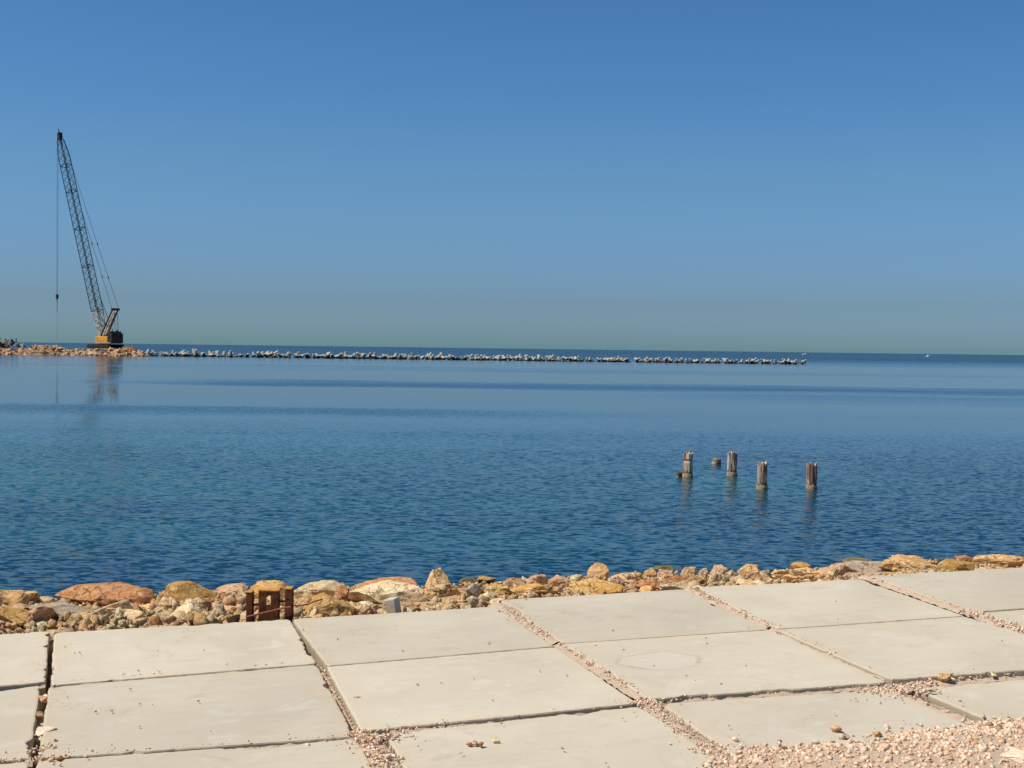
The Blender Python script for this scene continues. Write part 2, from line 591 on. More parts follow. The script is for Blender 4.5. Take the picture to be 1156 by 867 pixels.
    # body colour: greener over the shallow bottom
    tint = t.math('SUBTRACT', t.noise(t.mapping(p, (0.06, 0.10, 1)), 1.0, 3, 0.5), t.math('MULTIPLY', s.outputs[0], 0.012))
    shallow = t.math('MULTIPLY', t.maprange(tint, 0.36, 0.66), t.math('MULTIPLY', t.maprange(Y, 75.0, 26.0), t.maprange(Y, 15.0, 22.0)))
    col = t.mix(shallow, (0.003, 0.031, 0.060), (0.005, 0.072, 0.080))
    t.fin(col, t.math('ADD', t.math('MULTIPLY', t.math('MINIMUM', amp, 1.0), 0.06), 0.02), 0.5)
    t.bsdf.inputs['IOR'].default_value = 1.33
    t.bsdf.inputs['Specular Tint'].default_value = (0.87, 1.0, 0.98, 1.0)
    return t.m


M['water'] = mat_water()

# ------------------------------------------------------------------ world, sun, camera
SUN_EL = math.radians(56)
SUN_AZ = math.radians(-103)     # compass-like: 0 = +Y (out to sea), negative = towards -X
sun_dir = Vector((math.sin(SUN_AZ) * math.cos(SUN_EL), math.cos(SUN_AZ) * math.cos(SUN_EL), math.sin(SUN_EL)))

w = bpy.data.worlds.new('World')
scene.world = w
w.use_nodes = True
nt = w.node_tree
bg = nt.nodes['Background']
sky = nt.nodes.new('ShaderNodeTexSky')
sky.sky_type = 'NISHITA'
sky.sun_disc = False
sky.sun_elevation = SUN_EL
sky.sun_rotation = SUN_AZ
sky.altitude = 0
sky.air_density = 1.0
sky.dust_density = 1.0
sky.ozone_density = 2.0
# low haze, unseen zenith whitened for fill: colour balance of the sky against elevation
tc = nt.nodes.new('ShaderNodeTexCoord')
sp = nt.nodes.new('ShaderNodeSeparateXYZ')
nt.links.new(tc.outputs['Generated'], sp.inputs[0])
cr = nt.nodes.new('ShaderNodeValToRGB')
SKY_STOPS = [(0.000, (0.420, 0.742, 0.985)), (0.014, (0.391, 0.623, 0.951)), (0.034, (0.329, 0.505, 0.800)), (0.062, (0.328, 0.511, 0.791)), (0.127, (0.333, 0.548, 0.752)), (0.191, (0.290, 0.534, 0.770)), (0.253, (0.269, 0.516, 0.743)), (0.480, (0.235, 0.455, 0.680)), (0.75, (0.62, 0.66, 0.66)), (1.0, (0.66, 0.68, 0.66))]
el = cr.color_ramp.elements
while len(el) < len(SKY_STOPS):
    el.new(0.5)
for e, (p_, c_) in zip(el, SKY_STOPS):
    e.position = p_
    e.color = (*c_, 1)
nt.links.new(sp.outputs[2], cr.inputs[0])
mx = nt.nodes.new('ShaderNodeMix')
mx.data_type = 'RGBA'
mx.blend_type = 'MULTIPLY'
mx.inputs[0].default_value = 1.0
nt.links.new(sky.outputs[0], mx.inputs[6])
nt.links.new(cr.outputs[0], mx.inputs[7])
nt.links.new(mx.outputs[2], bg.inputs[0])
bg.inputs[1].default_value = 0.13

sun = bpy.data.lights.new('sun', 'SUN')
sun.energy = 4.6
sun.angle = math.radians(0.5)
sun.color = (1.0, 0.93, 0.83)
so = bpy.data.objects.new('sun', sun)
COL.objects.link(so)
so.rotation_euler = sun_dir.to_track_quat('Z', 'Y').to_euler()
so.location = (-40, 10, 60)

cam = bpy.data.cameras.new('camera')
cam.sensor_fit = 'HORIZONTAL'
cam.sensor_width = 36.0
cam.lens = 36.0 * F / W0
cam.clip_start = 0.05
cam.clip_end = 60000
co = bpy.data.objects.new('camera', cam)
COL.objects.link(co)
co.matrix_world = Matrix.Translation(CAM) @ R.to_4x4()
scene.camera = co

vs = scene.view_settings
vs.view_transform = 'Standard'
vs.look = 'None'
vs.gamma = 1.0
vs.exposure = 0.0
vs.use_curve_mapping = False

# ------------------------------------------------------------------ sea
S = 40000.0
tag(mesh_obj('sea', [(-S, -60, 0), (S, -60, 0), (S, S, 0), (-S, S, 0)], [(0, 1, 2, 3)], M['water']), kind='structure')

# ------------------------------------------------------------------ edge of the paving, shore profile
EDGE = [(-400, 741), (0, 713), (57, 712), (60, 714), (327, 698.5), (560, 684.4), (562, 677), (770, 665), (788, 662), (972, 653),
        (978, 649), (1131, 641), (1160, 641), (1600, 614)]
SIL = [(-200, 676), (0, 668), (20, 665), (60, 661), (150, 660), (165, 663), (175, 667), (185, 661), (200, 658), (235, 659), (250, 661), (270, 658),
       (350, 658), (380, 656), (430, 655), (470, 657), (478, 652), (510, 653), (560, 655), (575, 652), (595, 648), (620, 651),
       (640, 649), (660, 648), (690, 648), (720, 643), (740, 641), (760, 643), (775, 640), (800, 642), (810, 639), (835, 640), (855, 639), (870, 642),
       (890, 641), (900, 638), (930, 639), (950, 633), (990, 634), (1020, 632), (1050, 629), (1090, 629), (1120, 626), (1156, 626), (1400, 612)]


def lerp(tab, x):
    for (a, ya), (b, yb) in zip(tab, tab[1:]):
        if x <= b:
            t = (x - a) / (b - a) if b > a else 1.0
            return ya + (yb - ya) * max(0.0, t)
    return tab[-1][1]


E0 = slab_pt(60, 714)
E1 = slab_pt(1131, 641)
EDIR = (E1 - E0).normalized()
EH = Vector((EDIR.x, EDIR.y, 0)).normalized()
EN = Vector((-EH.y, EH.x, 0))


def shore(p):
    """metres beyond the edge of the paving"""
    return (Vector((p[0], p[1], 0)) - Vector((E0.x, E0.y, 0))).dot(EN)


def plane_z(x, y):
    return CAM.z + (-SLAB_H - SN.x * x - SN.y * y) / SN.z


EDGE_Z = (E0.z + E1.z) / 2


def ground_z(x, y):
    s = shore((x, y))
    if s < -0.05:
        return plane_z(x, y) - 0.14 if s > -8 else plane_z(x, y) - 0.05
    ze = EDGE_Z - 0.115
    if s < 0.9:
        z = ze
    else:
        z = ze - 0.24 * (s - 0.9) - 0.02 * max(0, s - 5)
    z += 0.04 * noise.noise(Vector((x * 1.3, y * 1.3, 0))) * min(1, s + 0.3)
    return max(z, -1.6)


def build_ground():
    us = np.concatenate([np.linspace(-70, -9, 24), np.linspace(-8.6, 14, 120), np.linspace(14.6, 80, 26)])
    ss = np.concatenate([np.linspace(-40, -8.6, 12), np.linspace(-8, -0.3, 12), [-0.06, -0.04], np.linspace(0.1, 5, 42), np.linspace(5.3, 20, 30)])
    v, f = [], []
    o = Vector((E0.x, E0.y, 0))
    for s in ss:
        for u in us:
            p = o + EH * u + EN * s
            v.append((p.x, p.y, ground_z(p.x, p.y)))
    nu = len(us)
    for j in range(len(ss) - 1):
        for i in range(nu - 1):
            a = j * nu + i
            f.append((a, a + 1, a + nu + 1, a + nu))
    tag(mesh_obj('ground', v, f, M['ground'], smooth=True), kind='structure')


build_ground()

# ------------------------------------------------------------------ concrete paving slabs
SLAB_T = 0.125


def in_plane(px, py, dz):
    return plane_xy(slab_pt(px, py, dz))


def slab(name_label, corners, dz, mat='concrete', seed=0, jag=0.003, uv=False, straight=()):
    """corners: far-left, far-right, near-right, near-left; pixels, or (u, v) in the plane"""
    q = [c if uv else in_plane(c[0], c[1], dz) for c in corners]
    q = [Vector((a, b)) for a, b in q]
    c0 = sum(q, Vector((0, 0))) / 4
    out = []
    rr = random.Random(seed)
    for k in range(4):
        a, b = q[k], q[(k + 1) % 4]
        L = (b - a).length
        n = max(6, int(L / 0.018))
        nrm = Vector(((b - a).y, -(b - a).x)).normalized()   # outward or inward: sign does not matter
        if (a + nrm - c0).length < (a - nrm - c0).length:
            nrm = -nrm
        for i in range(n):
            t = i / n
            p = a.lerp(b, t)
            e = noise.noise(Vector((p.x * 9, p.y * 9, seed * 3.1))) * jag * 1.2 + noise.noise(Vector((p.x * 45, p.y * 45, seed))) * jag
            chip = noise.noise(Vector((p.x * 4.0, p.y * 4.0, seed + 50)))
            if k in straight:
                out.append(p + nrm * e * 0.25 - c0)
                continue
            chip += 0.5 * noise.noise(Vector((p.x * 17, p.y * 17, seed + 9)))
            if chip > 0.22:
                e -= (chip - 0.22) * 0.05
            ce = min(t, 1 - t) * L
            if ce < 0.03:
                e -= (0.03 - ce) * 0.35
            out.append(p + nrm * e - c0)
    n = len(out)
    v, f = [], []
    cen = Vector((0, 0))
    for (ins, z) in ((0.012, -SLAB_T), (0.0, -0.022), (0.0, -0.007), (0.003, -0.002), (0.010, 0.0)):
        for i, p in enumerate(out):
            d = (p - cen)
            wob = 1.0 + 0.9 * noise.noise(Vector((p.x * 30, p.y * 30, seed)))
            pp = p - d.normalized() * ins * wob
            v.append((pp.x, pp.y, z))
    for r in range(4):
        for i in range(n):
            j = (i + 1) % n
            f.append((r * n + i, r * n + j, (r + 1) * n + j, (r + 1) * n + i))
    # top: a ring towards a coarse centre so that the face stays well shaped
    f.append(tuple(4 * n + i for i in range(n)))
    f.append(tuple(range(n - 1, -1, -1)))
    m = M[mat]
    if isinstance(mat, str) and mat == 'stained':
        pass
    o = mesh_obj('paving_slab', v, f, m)
    bm = bmesh.new()
    bm.from_mesh(o.data)
    bmesh.ops.recalc_face_normals(bm, faces=bm.faces)
    bm.to_mesh(o.data)
    bm.free()
    base = plane_pt(c0.x, c0.y, dz)
    rot = Matrix((AX, BX, SN)).transposed().to_4x4()
    o.matrix_world = Matrix.Translation(base) @ rot
    tag(o, name_label, 'paving slab', 'concrete slabs of the quay paving')
    return o, c0


# dried puddle on the slab in the second row: its place in that slab's own coordinates
D2 = [(636, 726.6), (869.3, 710.8), (1002.5, 770.0), (730, 788.6)]
c_d2 = sum((Vector(in_plane(*p, 0.008)) for p in D2), Vector((0, 0))) / 4
pl = Vector(in_plane(745, 746, 0.008)) - c_d2
M['stained'] = mat_concrete('slab_concrete_stained', (pl.x, pl.y, 0.19, 0.135))

SLABS = [
    ('concrete slab edging the shore beyond the deep open gap, under the tawny flat rock', [(-215, 731), (56, 712), (51.5, 769.5), (-260, 796)], 0.0, 'concrete', ()),
    ('concrete slab beside the stone-filled stretch of the deep open gap', [(-262, 801), (46, 773.5), (34, 856), (-330, 889)], -0.005, 'concrete', ()),
    ('concrete slab at the near end of the deep open gap, mostly out of view', [(-335, 894), (33, 859), (10, 990), (-400, 1030)], -0.006, 'concrete', ()),
    ('broad concrete slab ending at the rusty steel frame', [(61, 714), (327, 698.5), (357.5, 748.7), (57, 773.4)], 0.003, 'concrete', ()),
    ('broad pale concrete slab between the deep open gap and the narrow stony joint', [(55, 775), (358, 750.0), (401, 831), (43, 856)], 0.0, 'concrete', ()),
    ('nearest pale slab under the crumbled joint, cut by the bottom of the photo', [(42, 858.5), (402, 833.5), (470, 945), (12, 985)], -0.005, 'concrete', ()),
    ('smooth concrete slab edging the shore behind the grey concrete chunk', [(329.8, 698.5), (559, 684.5), (626, 729.2), (369, 751.4)], 0.005, 'concrete', (2,)),
    ('smooth concrete slab with a hairline seam along its far side', [(368.5, 752.4), (627, 730.0), (720, 793.5), (407.5, 825)], 0.004, 'concrete', (0,)),
    ('concrete slab carrying the cluster of brown pebbles', [(434, 828), (722, 797.2), (850, 880), (500, 940)], -0.005, 'concrete', ()),
    ('concrete slab edging the shore below the rust-red rock, with no stain', [(562.5, 677), (771.5, 665), (868.5, 710.3), (635.5, 726.2)], 0.008, 'concrete', (2,)),
    ('concrete slab bearing the dried oval puddle stain', D2, 0.008, 'stained', (0,)),
    ('concrete slab half buried by the gravel heap, with the ochre pebble on it', [(745, 794), (1004, 777.5), (1190, 862), (880, 890)], -0.004, 'concrete', ()),
    ('concrete slab edging the shore in front of the grey-brown boulder', [(785, 662.5), (972, 653.5), (1088.5, 695.0), (874.5, 710.0)], 0.008, 'concrete', (2,)),
    ('concrete slab with pale scuff marks above the wide dark ledge', [(875.3, 710.6), (1090, 695.6), (1263, 748.5), (1005.5, 766.5)], 0.008, 'concrete', (0,)),
    ('low concrete slab beneath the wide dark ledge, running under the gravel heap', [(1032, 777.5), (1330, 751), (1560, 838), (1205, 850)], -0.012, 'concrete', ()),
    ('bright concrete slab edging the shore in front of the yellow ochre rock', [(980, 649.5), (1160, 640), (1290, 675.5), (1095, 690.8)], 0.013, 'concrete', ()),
    ('sunken concrete slab beside the widest gravel joint', [(1106, 691.5), (1294, 677), (1480, 727), (1275, 744)], 0.006, 'concrete', ()),
]
for k, (lab, cor, dz, mt, straight) in enumerate(SLABS):
    slab(lab, cor, dz, mt, seed=k + 1, straight=straight)

# ------------------------------------------------------------------ rocks
def rock_verts(seed, sub=3, cuts=9, rough=0.12, flat=1.0):
    rr = random.Random(seed)
    bm = bmesh.new()
    bmesh.ops.create_icosphere(bm, subdivisions=sub, radius=1.0)
    planes = []
    for _ in range(cuts):
        d = Vector((rr.gauss(0, 1), rr.gauss(0, 1), rr.gauss(0, 1))).normalized()
        planes.append((d, rr.uniform(0.36, 0.80)))
    off = Vector((rr.uniform(0, 50),) * 3)
    for v in bm.verts:
        c = v.co
        for d, h in planes:
            t = c.dot(d)
            if t > h:
                c = c - d * (t - h) * 0.97
        k = 1 + rough * noise.noise(c * 1.7 + off) + rough * 0.55 * noise.noise(c * 4.5 + off) + rough * 0.3 * noise.noise(c * 11 + off)
        v.co = c * k
    lo = [min(v.co[i] for v in bm.verts) for i in range(3)]
    hi = [max(v.co[i] for v in bm.verts) for i in range(3)]
    bm.verts.index_update()
    vs_ = np.array([[(v.co[i] - (lo[i] + hi[i]) / 2) / (hi[i] - lo[i]) for i in range(3)] for v in bm.verts])
    fs_ = np.array([[v.index for v in f.verts] for f in bm.faces])
    bm.free()
    return vs_, fs_        # unit box, centred


def hull_rock(seed, npts=14, cuts=2, rough=0.05, bevel=0.05):
    """an angular broken rock: the hull of a few points, edges knocked off, faces roughened"""
    rr = random.Random(seed)
    bm = bmesh.new()
    k = 0
    while k < npts:
        p = Vector((rr.uniform(-1, 1), rr.uniform(-1, 1), rr.uniform(-1, 1)))
        if 0.70 < p.length < 1.12:
            bm.verts.new(p)
            k += 1
    r = bmesh.ops.convex_hull(bm, input=bm.verts[:])
    bmesh.ops.delete(bm, geom=list({g for g in r['geom_interior'] + r['geom_unused'] if isinstance(g, bmesh.types.BMVert) and g.is_valid}), context='VERTS')
    if bevel:
        bmesh.ops.bevel(bm, geom=bm.edges[:], offset=bevel, segments=1, affect='EDGES', profile=0.5, clamp_overlap=True)
    bmesh.ops.triangulate(bm, faces=bm.faces[:])
    for _ in range(cuts):
        long_ = [e for e in bm.edges if e.calc_length() > 0.16]
        if not long_:
            break
        bmesh.ops.subdivide_edges(bm, edges=long_, cuts=1)
        bmesh.ops.triangulate(bm, faces=bm.faces[:])
    bmesh.ops.recalc_face_normals(bm, faces=bm.faces)
    if rough:
        off = Vector((rr.uniform(0, 50), rr.uniform(0, 50), rr.uniform(0, 50)))
        for v in bm.verts:
            c = v.co
            k = rough * (1.2 * noise.noise(c * 2.2 + off) + 0.9 * noise.noise(c * 5.5 + off) + 0.5 * noise.noise(c * 12 + off))
            v.co = c * (1 + k)
    lo = [min(v.co[i] for v in bm.verts) for i in range(3)]
    hi = [max(v.co[i] for v in bm.verts) for i in range(3)]
    bm.verts.index_update()
    vs_ = np.array([[(v.co[i] - (lo[i] + hi[i]) / 2) / (hi[i] - lo[i]) for i in range(3)] for v in bm.verts])
    fs_ = np.array([[v.index for v in f.verts] for f in bm.faces])
    bm.free()
    return vs_, fs_


HERO_ID = [100]


def hero(name, label, mat, rect, s=None, D=None, depth_ratio=0.9, cuts=11, rough=0.14, sink=0.25, cat='rock', rot=None, sub=5, taper=0.0):
    """one rock: its outline in the photograph, its distance s beyond the edge of the paving"""
    x0, x1, y0, y1 = rect
    xc = (x0 + x1) / 2
    if D is None:
        D = slab_pt(xc, lerp(EDGE, xc)).y + s
    wd = (x1 - x0) * D / F
    top = at_depth(xc, y0, D)
    bot = at_depth(xc, y1, D)
    ht = (top.z - bot.z) * (1 + sink)
    HERO_ID[0] += 1
    if cuts <= 7:
        vv, ff = rock_verts(HERO_ID[0], sub, cuts + 4, rough * 1.5)
    else:
        vv, ff = hull_rock(HERO_ID[0], 20, 4, rough * 0.75, 0.06)
    if taper:
        vv = vv.copy()
        kz = 1.0 - taper * (vv[:, 2] + 0.5)
        vv[:, 0] *= kz
        vv[:, 1] *= kz
    dp = wd * depth_ratio
    dp = max(dp, ht * 0.8)
    vv = vv * np.array([wd * 1.03, dp, ht])
    o = mesh_obj(name, vv, [tuple(map(int, q)) for q in ff], M[mat])
    o.data.polygons.foreach_set('use_smooth', [True] * len(o.data.polygons))
    try:
        o.data.set_sharp_from_angle(angle=math.radians(28))
    except Exception:
        pass
    o.location = (top.x, top.y + dp * 0.1, top.z - ht / 2)
    o.rotation_euler = (0, 0, random.uniform(-0.12, 0.12)) if rot is None else rot
    tag(o, label, cat, 'limestone rocks of the shore revetment')
    return o, (rect, D)


HEROES = []


def H(*a, **k):
    o, r = hero(*a, **k)
    HEROES.append(r)
    return o


H('boulder', 'long smooth rust-orange boulder, the largest on the shore', 'rock_orange', (57, 173, 659.5, 691), 1.05, depth_ratio=0.55, cuts=7, rough=0.07, cat='boulder')
H('boulder', 'rounded yellow ochre boulder next to the long orange one', 'rock_ochre', (180, 243, 657.5, 683), 1.1, cuts=5, rough=0.06, cat='boulder')
H('rock', 'pale brown blocky rock between the orange boulder and the photo edge', 'rock_tan', (-8, 42, 664.5, 690), 0.9, rough=0.16)
H('rock', 'small brown rock wedged at the end of the long orange boulder', 'rock_orange', (152, 174, 664, 678), 0.85)
H('rock', 'flat grey rock slab lying in front of the long orange boulder', 'rock_grey', (36, 112, 681, 698), 0.45, depth_ratio=0.6, cuts=6, rough=0.06)
H('rock', 'flat tawny rock at the edge of the slab by the deep open gap', 'rock_ochre', (-10, 60, 685, 707), 0.32, depth_ratio=0.6, cuts=6, rough=0.08)
H('rock', 'ochre rock right behind the rusty steel frame', 'rock_ochre', (282, 328, 657, 676), 0.95, rough=0.1)
H('rock', 'red-brown rock between the ochre boulder and the rusty frame', 'rock_pink', (243, 284, 658.5, 672), 1.2)
H('rock', 'long pale yellow rock just past the rusty frame', 'rock_pale', (326, 388, 656.5, 684), 1.1, cuts=7, rough=0.08)
H('rock', 'small orange-brown rock at the end of the long pale yellow one', 'rock_orange', (377, 394, 661, 677), 0.75)
H('boulder', 'whitish humped boulder behind the grey concrete chunk', 'rock_pale', (386, 482, 658, 692), 0.8, depth_ratio=0.6, cuts=6, rough=0.08, cat='boulder')
H('rock', 'low brown ledge rock behind the whitish humped boulder', 'rock_orange', (405, 475, 655, 664), 1.6)
H('boulder', 'peaked sandy orange boulder standing highest above the whitish hump', 'rock_tan', (474, 516, 641.5, 672), 1.4, cuts=7, rough=0.09, taper=0.62, cat='boulder')
H('rock', 'broad sandy rock at the foot of the peaked boulder', 'rock_tan', (470, 520, 660, 680), 0.9)
H('rock', 'mauve grey smooth rock beside the pale joint end', 'rock_grey', (526, 543, 659, 674), 0.55, cuts=5, rough=0.06)
H('stone', 'small bright white stone at the slab edge under the mauve rock', 'rock_pale', (527, 541, 673, 682.5), 0.12, cat='stone')
H('rock', 'long dark ochre rock lying along the edge of the paving', 'rock_ochre', (570, 634, 659, 674), 0.4, depth_ratio=0.4, rough=0.14)
H('rock', 'yellow ochre rock between the mauve rock and the dark ochre one', 'rock_ochre', (540, 576, 661, 674), 0.6)
H('rock', 'brown rounded rock on the crest behind the dark ochre one', 'rock_orange', (572, 592, 652, 664), 1.2)
H('rock', 'cream-streaked pinkish rock humped over the dark ochre one', 'rock_pink', (592, 622, 648, 664), 1.1)
H('rock', 'pale pink blocky rock before the balanced boulder', 'rock_pink', (618, 644, 649.5, 666), 1.0)
H('rock', 'small cream rock beside the pale pink block', 'rock_pale', (643, 658, 649, 660), 0.9)
H('boulder', 'squarish brown boulder perched alone on the crest against the water', 'rock_tan', (663.5, 688, 635.5, 655), 1.5, cuts=6, rough=0.06, cat='boulder')
H('rock', 'flat pale yellow block at the slab edge under the perched boulder', 'rock_ochre', (643, 703, 655, 671), 0.35, depth_ratio=0.5, cuts=8, rough=0.05)
H('rock', 'small dusky pink rock right of the perched boulder base', 'rock_pink', (686, 704, 650, 661), 0.75)
H('rock', 'low brown rock shelf between the perched boulder and the blocky row', 'rock_tan', (690, 730, 647, 660), 1.3)
H('rock', 'upright tan block on the crest, first of the blocky row', 'rock_tan', (726, 742, 641, 655), 1.6, cuts=10)
H('rock', 'brown angular block on the crest, second of the blocky row', 'rock_pink', (741, 760, 642.5, 656), 1.5, cuts=10)
H('rock', 'pitted rust-red rock on the paving edge', 'rock_orange', (718, 749, 655, 668), 0.4, rough=0.2)
H('rock', 'flat cream rock lying on the paving edge next to the rust-red one', 'rock_pale', (744, 786, 657, 667), 0.2, depth_ratio=0.5, cuts=6, rough=0.06)
H('rock', 'pointed tan rock rising on the crest over the flat cream one', 'rock_tan', (768, 787, 639.5, 656), 1.5, cuts=11)
H('rock', 'pale pointed rock on the crest with a cream tip', 'rock_pale', (788, 800, 641, 652), 1.4)
H('rock', 'peaked pinkish rock on the crest before the tan block', 'rock_pink', (803, 821, 638, 652), 1.5)
H('rock', 'square tan block on the crest with a brown end', 'rock_tan', (833, 858, 637, 653), 1.6, cuts=9)
H('rock', 'ridge of tan rock along the paving before the grey-brown boulder', 'rock_tan', (868, 938, 640, 657), 0.9, depth_ratio=0.5, rough=0.2, cuts=8)
H('rock', 'small ochre rock capping the tan ridge', 'rock_ochre', (893, 915, 635.5, 645), 1.8)
H('rock', 'upright cream rock at the end of the tan ridge', 'rock_pale', (935, 947, 638.5, 653), 0.7)
H('boulder', 'flat grey-brown boulder at the corner of the bright slab', 'rock_grey', (945, 1016, 632.5, 653), 1.3, depth_ratio=0.6, cuts=6, rough=0.08, cat='boulder')
H('rock', 'long rough tan rock with a dark hollow at its end', 'rock_tan', (995, 1066, 628, 648), 1.1, depth_ratio=0.5, rough=0.18)
H('rock', 'bright yellow ochre rock at the edge of the bright slab', 'rock_ochre', (1060, 1106, 631, 643.5), 0.6, depth_ratio=0.5, rough=0.08)
H('rock', 'long humped tan rock behind the far corner of the bright slab', 'rock_tan', (1096, 1180, 625.5, 643), 1.2, depth_ratio=0.5, rough=0.14)
H('rock', 'small brown rock between the yellow ochre rock and the humped one', 'rock_orange', (1080, 1104, 628, 637), 1.3)
H('rock', 'wet ochre rock barely out of the water beyond the mauve rock', 'rock_ochre', (538, 560, 650.5, 656), D=15.8, sink=0.8)
H('rock', 'wet grey-green rock awash beside the wet ochre one', 'rock_wet', (518, 540, 652, 658), D=15.6, sink=0.8)
H('rock', 'wet dark rock awash beyond the upright tan block', 'rock_wet', (735, 762, 638.5, 643), D=17.0, sink=0.8)
H('rock', 'wet dark rock awash beyond the grey-brown boulder', 'rock_wet', (950, 990, 631, 636), D=17.6, sink=0.8)

RKINDS = ['rock_tan', 'rock_pale', 'rock_pink', 'rock_orange', 'rock_ochre', 'rock_grey']
RWT = [0.33, 0.36, 0.18, 0.07, 0.06, 0.0]
LABS = {
    'rock_tan': 'angular tan limestone rock lying among the rubble between paving and water',
    'rock_pale': 'angular cream limestone rock lying among the rubble between paving and water',
    'rock_pink': 'angular pinkish rock lying among the rubble between paving and water',
    'rock_orange': 'angular orange-brown rock lying among the rubble between paving and water',
    'rock_ochre': 'angular ochre rock lying among the rubble between paving and water',
    'rock_grey': 'angular greyish rock lying among the rubble between paving and water',
}
VAR = [hull_rock(500 + k, 10 + k, 3, 0.09, 0.05) for k in range(9)]
RMESH = {}


def variant_mesh(k, mat, name='rock'):
    if (k, mat) not in RMESH:
        vv, ff = VAR[k]
        me = bpy.data.meshes.new(name)
        me.from_pydata([tuple(q) for q in vv], [], [tuple(map(int, q)) for q in ff])
        me.materials.append(M[mat])
        me.update()
        RMESH[(k, mat)] = me
    return RMESH[(k, mat)]


def fits(x, y, z, r, hr):
    """does a stone of this size stay below the skyline of the rubble and clear of the big rocks"""
    px, py = project((x, y, z + r))
    if py < lerp(SIL, px) + 0.5:
        return False
    pc, pd = project((x, y, z))
    for (x0, x1, y0, y1), D in HEROES:
        if y < D - 0.02 and x0 - 3 < pc < x1 + 3 and y0 < py < y0 + (y1 - y0) * hr:
            return False
    return True


n_rock = 0
tries = 0
while n_rock < 275 and tries < 40000:
    tries += 1
    px = random.uniform(-60, 1230)
    s = random.choice((random.uniform(0.06, 0.6), random.uniform(0.06, 1.2), random.uniform(0.3, 1.6), random.uniform(1.5, 6.0)))
    D = slab_pt(px, lerp(EDGE, px)).y + s
    X = at_depth(px, 650, D).x
    size = random.choice((0.075, 0.085, 0.10, 0.11, 0.12, 0.135)) * random.uniform(0.85, 1.2) * (1.0 if s < 1.6 else 2.2)
    if s < 0.1 + size * 0.5:
        continue
    z = ground_z(X, D) + size * random.uniform(0.15, 0.5)
    if not fits(X, D, z, size * 0.5, 0.50):
        continue
    mat = random.choices(RKINDS, RWT)[0]
    o = bpy.data.objects.new('rock', variant_mesh(random.randrange(9), mat))
    COL.objects.link(o)
    o.location = (X, D, z)
    o.scale = (size * random.uniform(1.0, 2.0), size * random.uniform(0.9, 1.5), size * random.uniform(0.65, 1.05))
    o.rotation_euler = (random.uniform(-0.35, 0.35), random.uniform(-0.35, 0.35), random.uniform(0, 6.28))
    tag(o, LABS[mat], 'rock', {'rock_tan': 'tan', 'rock_pale': 'cream', 'rock_pink': 'pinkish', 'rock_orange': 'orange-brown', 'rock_ochre': 'ochre', 'rock_grey': 'greyish'}[mat] + ' rocks among the shore rubble')
    n_rock += 1

SMALL = [hull_rock(700 + k, 8 + k % 5, 1, 0.04, 0.0) for k in range(10)]
TINY = [hull_rock(800 + k, 8 + k % 4, 0, 0.0, 0.0) for k in range(10)]


def stone_mass(name, items, mats, bank, kind='stuff', zr=(0.6, 1.0)):
    """items: (location, size, material index); one object"""
    V, FA, MI, base = [], [], [], 0
    for (loc, sz, mi) in items:
        vv, ff = bank[random.randrange(len(bank))]
        e = Matrix.Rotation(random.uniform(0, 6.28), 3, Vector((random.gauss(0, 1), random.gauss(0, 1), random.gauss(0, 1))).normalized())
        a = np.array(e)
        sc = np.array([sz * random.uniform(0.9, 1.5), sz * random.uniform(0.8, 1.2), sz * random.uniform(*zr)])
        V.append((vv * sc) @ a.T + np.array(loc))
        FA.append(ff + base)
        MI.append(np.full(len(ff), mi))
        base += len(vv)
    V, FA, MI = np.concatenate(V), np.concatenate(FA), np.concatenate(MI)
    me = bpy.data.meshes.new(name)
    me.vertices.add(len(V))
    me.vertices.foreach_set('co', V.astype(np.float32).ravel())
    me.loops.add(FA.size)
    me.loops.foreach_set('vertex_index', FA.astype(np.int32).ravel())
    me.polygons.add(len(FA))
    me.polygons.foreach_set('loop_start', np.arange(0, FA.size, 3, dtype=np.int32))
    me.polygons.foreach_set('loop_total', np.full(len(FA), 3, dtype=np.int32))
    for m in mats:
        me.materials.append(M[m])
    me.polygons.foreach_set('material_index', MI.astype(np.int32))
    me.update(calc_edges=True)
    me.validate()
    o = bpy.data.objects.new(name, me)
    COL.objects.link(o)
    tag(o, kind=kind)
    return o


items = []
tries = 0
while len(items) < 11000 and tries < 160000:
    tries += 1
    px = random.uniform(-140, 1300)
    s = random.choice((random.uniform(0.0, 1.4), random.uniform(0.6, 2.2), random.uniform(0.0, 0.5), random.uniform(1.0, 5)))
    D = slab_pt(px, lerp(EDGE, px)).y + s + 0.02
    X = at_depth(px, 650, D).x
    size = random.choice((0.02, 0.03, 0.04, 0.05, 0.07)) * random.uniform(0.8, 1.3)
    z = ground_z(X, D) + random.uniform(0.0, 0.07 if 0.1 < s < 1.4 else 0.03)
    if not fits(X, D, z, size * 0.5, 0.62):
        continue
    items.append(((X, D, z), size, random.choices(range(4), (0.27, 0.47, 0.21, 0.05))[0]))
o = stone_mass('rubble', items, ['rock_tan', 'rock_pale', 'rock_pink', 'rock_orange'], SMALL, zr=(0.45, 0.9))
tag(o, 'small broken limestone rubble between the paving and the water', 'rubble')

# grey concrete chunk at the paving edge
cD = slab_pt(443, 691.5).y + 0.14
cp = at_depth(443.5, 683, cD)
mb = MB()
mb.box((-0.030, -0.03, -0.05), (0.030, 0.03, 0.038), 0.005)
o = mb.build('concrete_chunk', M['chunk'])
for v in o.data.vertices:
    v.co += Vector((noise.noise(v.co * 40), noise.noise(v.co * 43 + Vector((5, 0, 0))), noise.noise(v.co * 37))) * 0.006
o.location = cp
o.rotation_euler = (0.12, -0.12, -0.45)
tag(o, 'grey squared concrete chunk stuck in the rubble at the slab edge', 'concrete chunk')

# ------------------------------------------------------------------ rusty steel frame at the end of the joint
fD = slab_pt(300, 700).y + 0.05


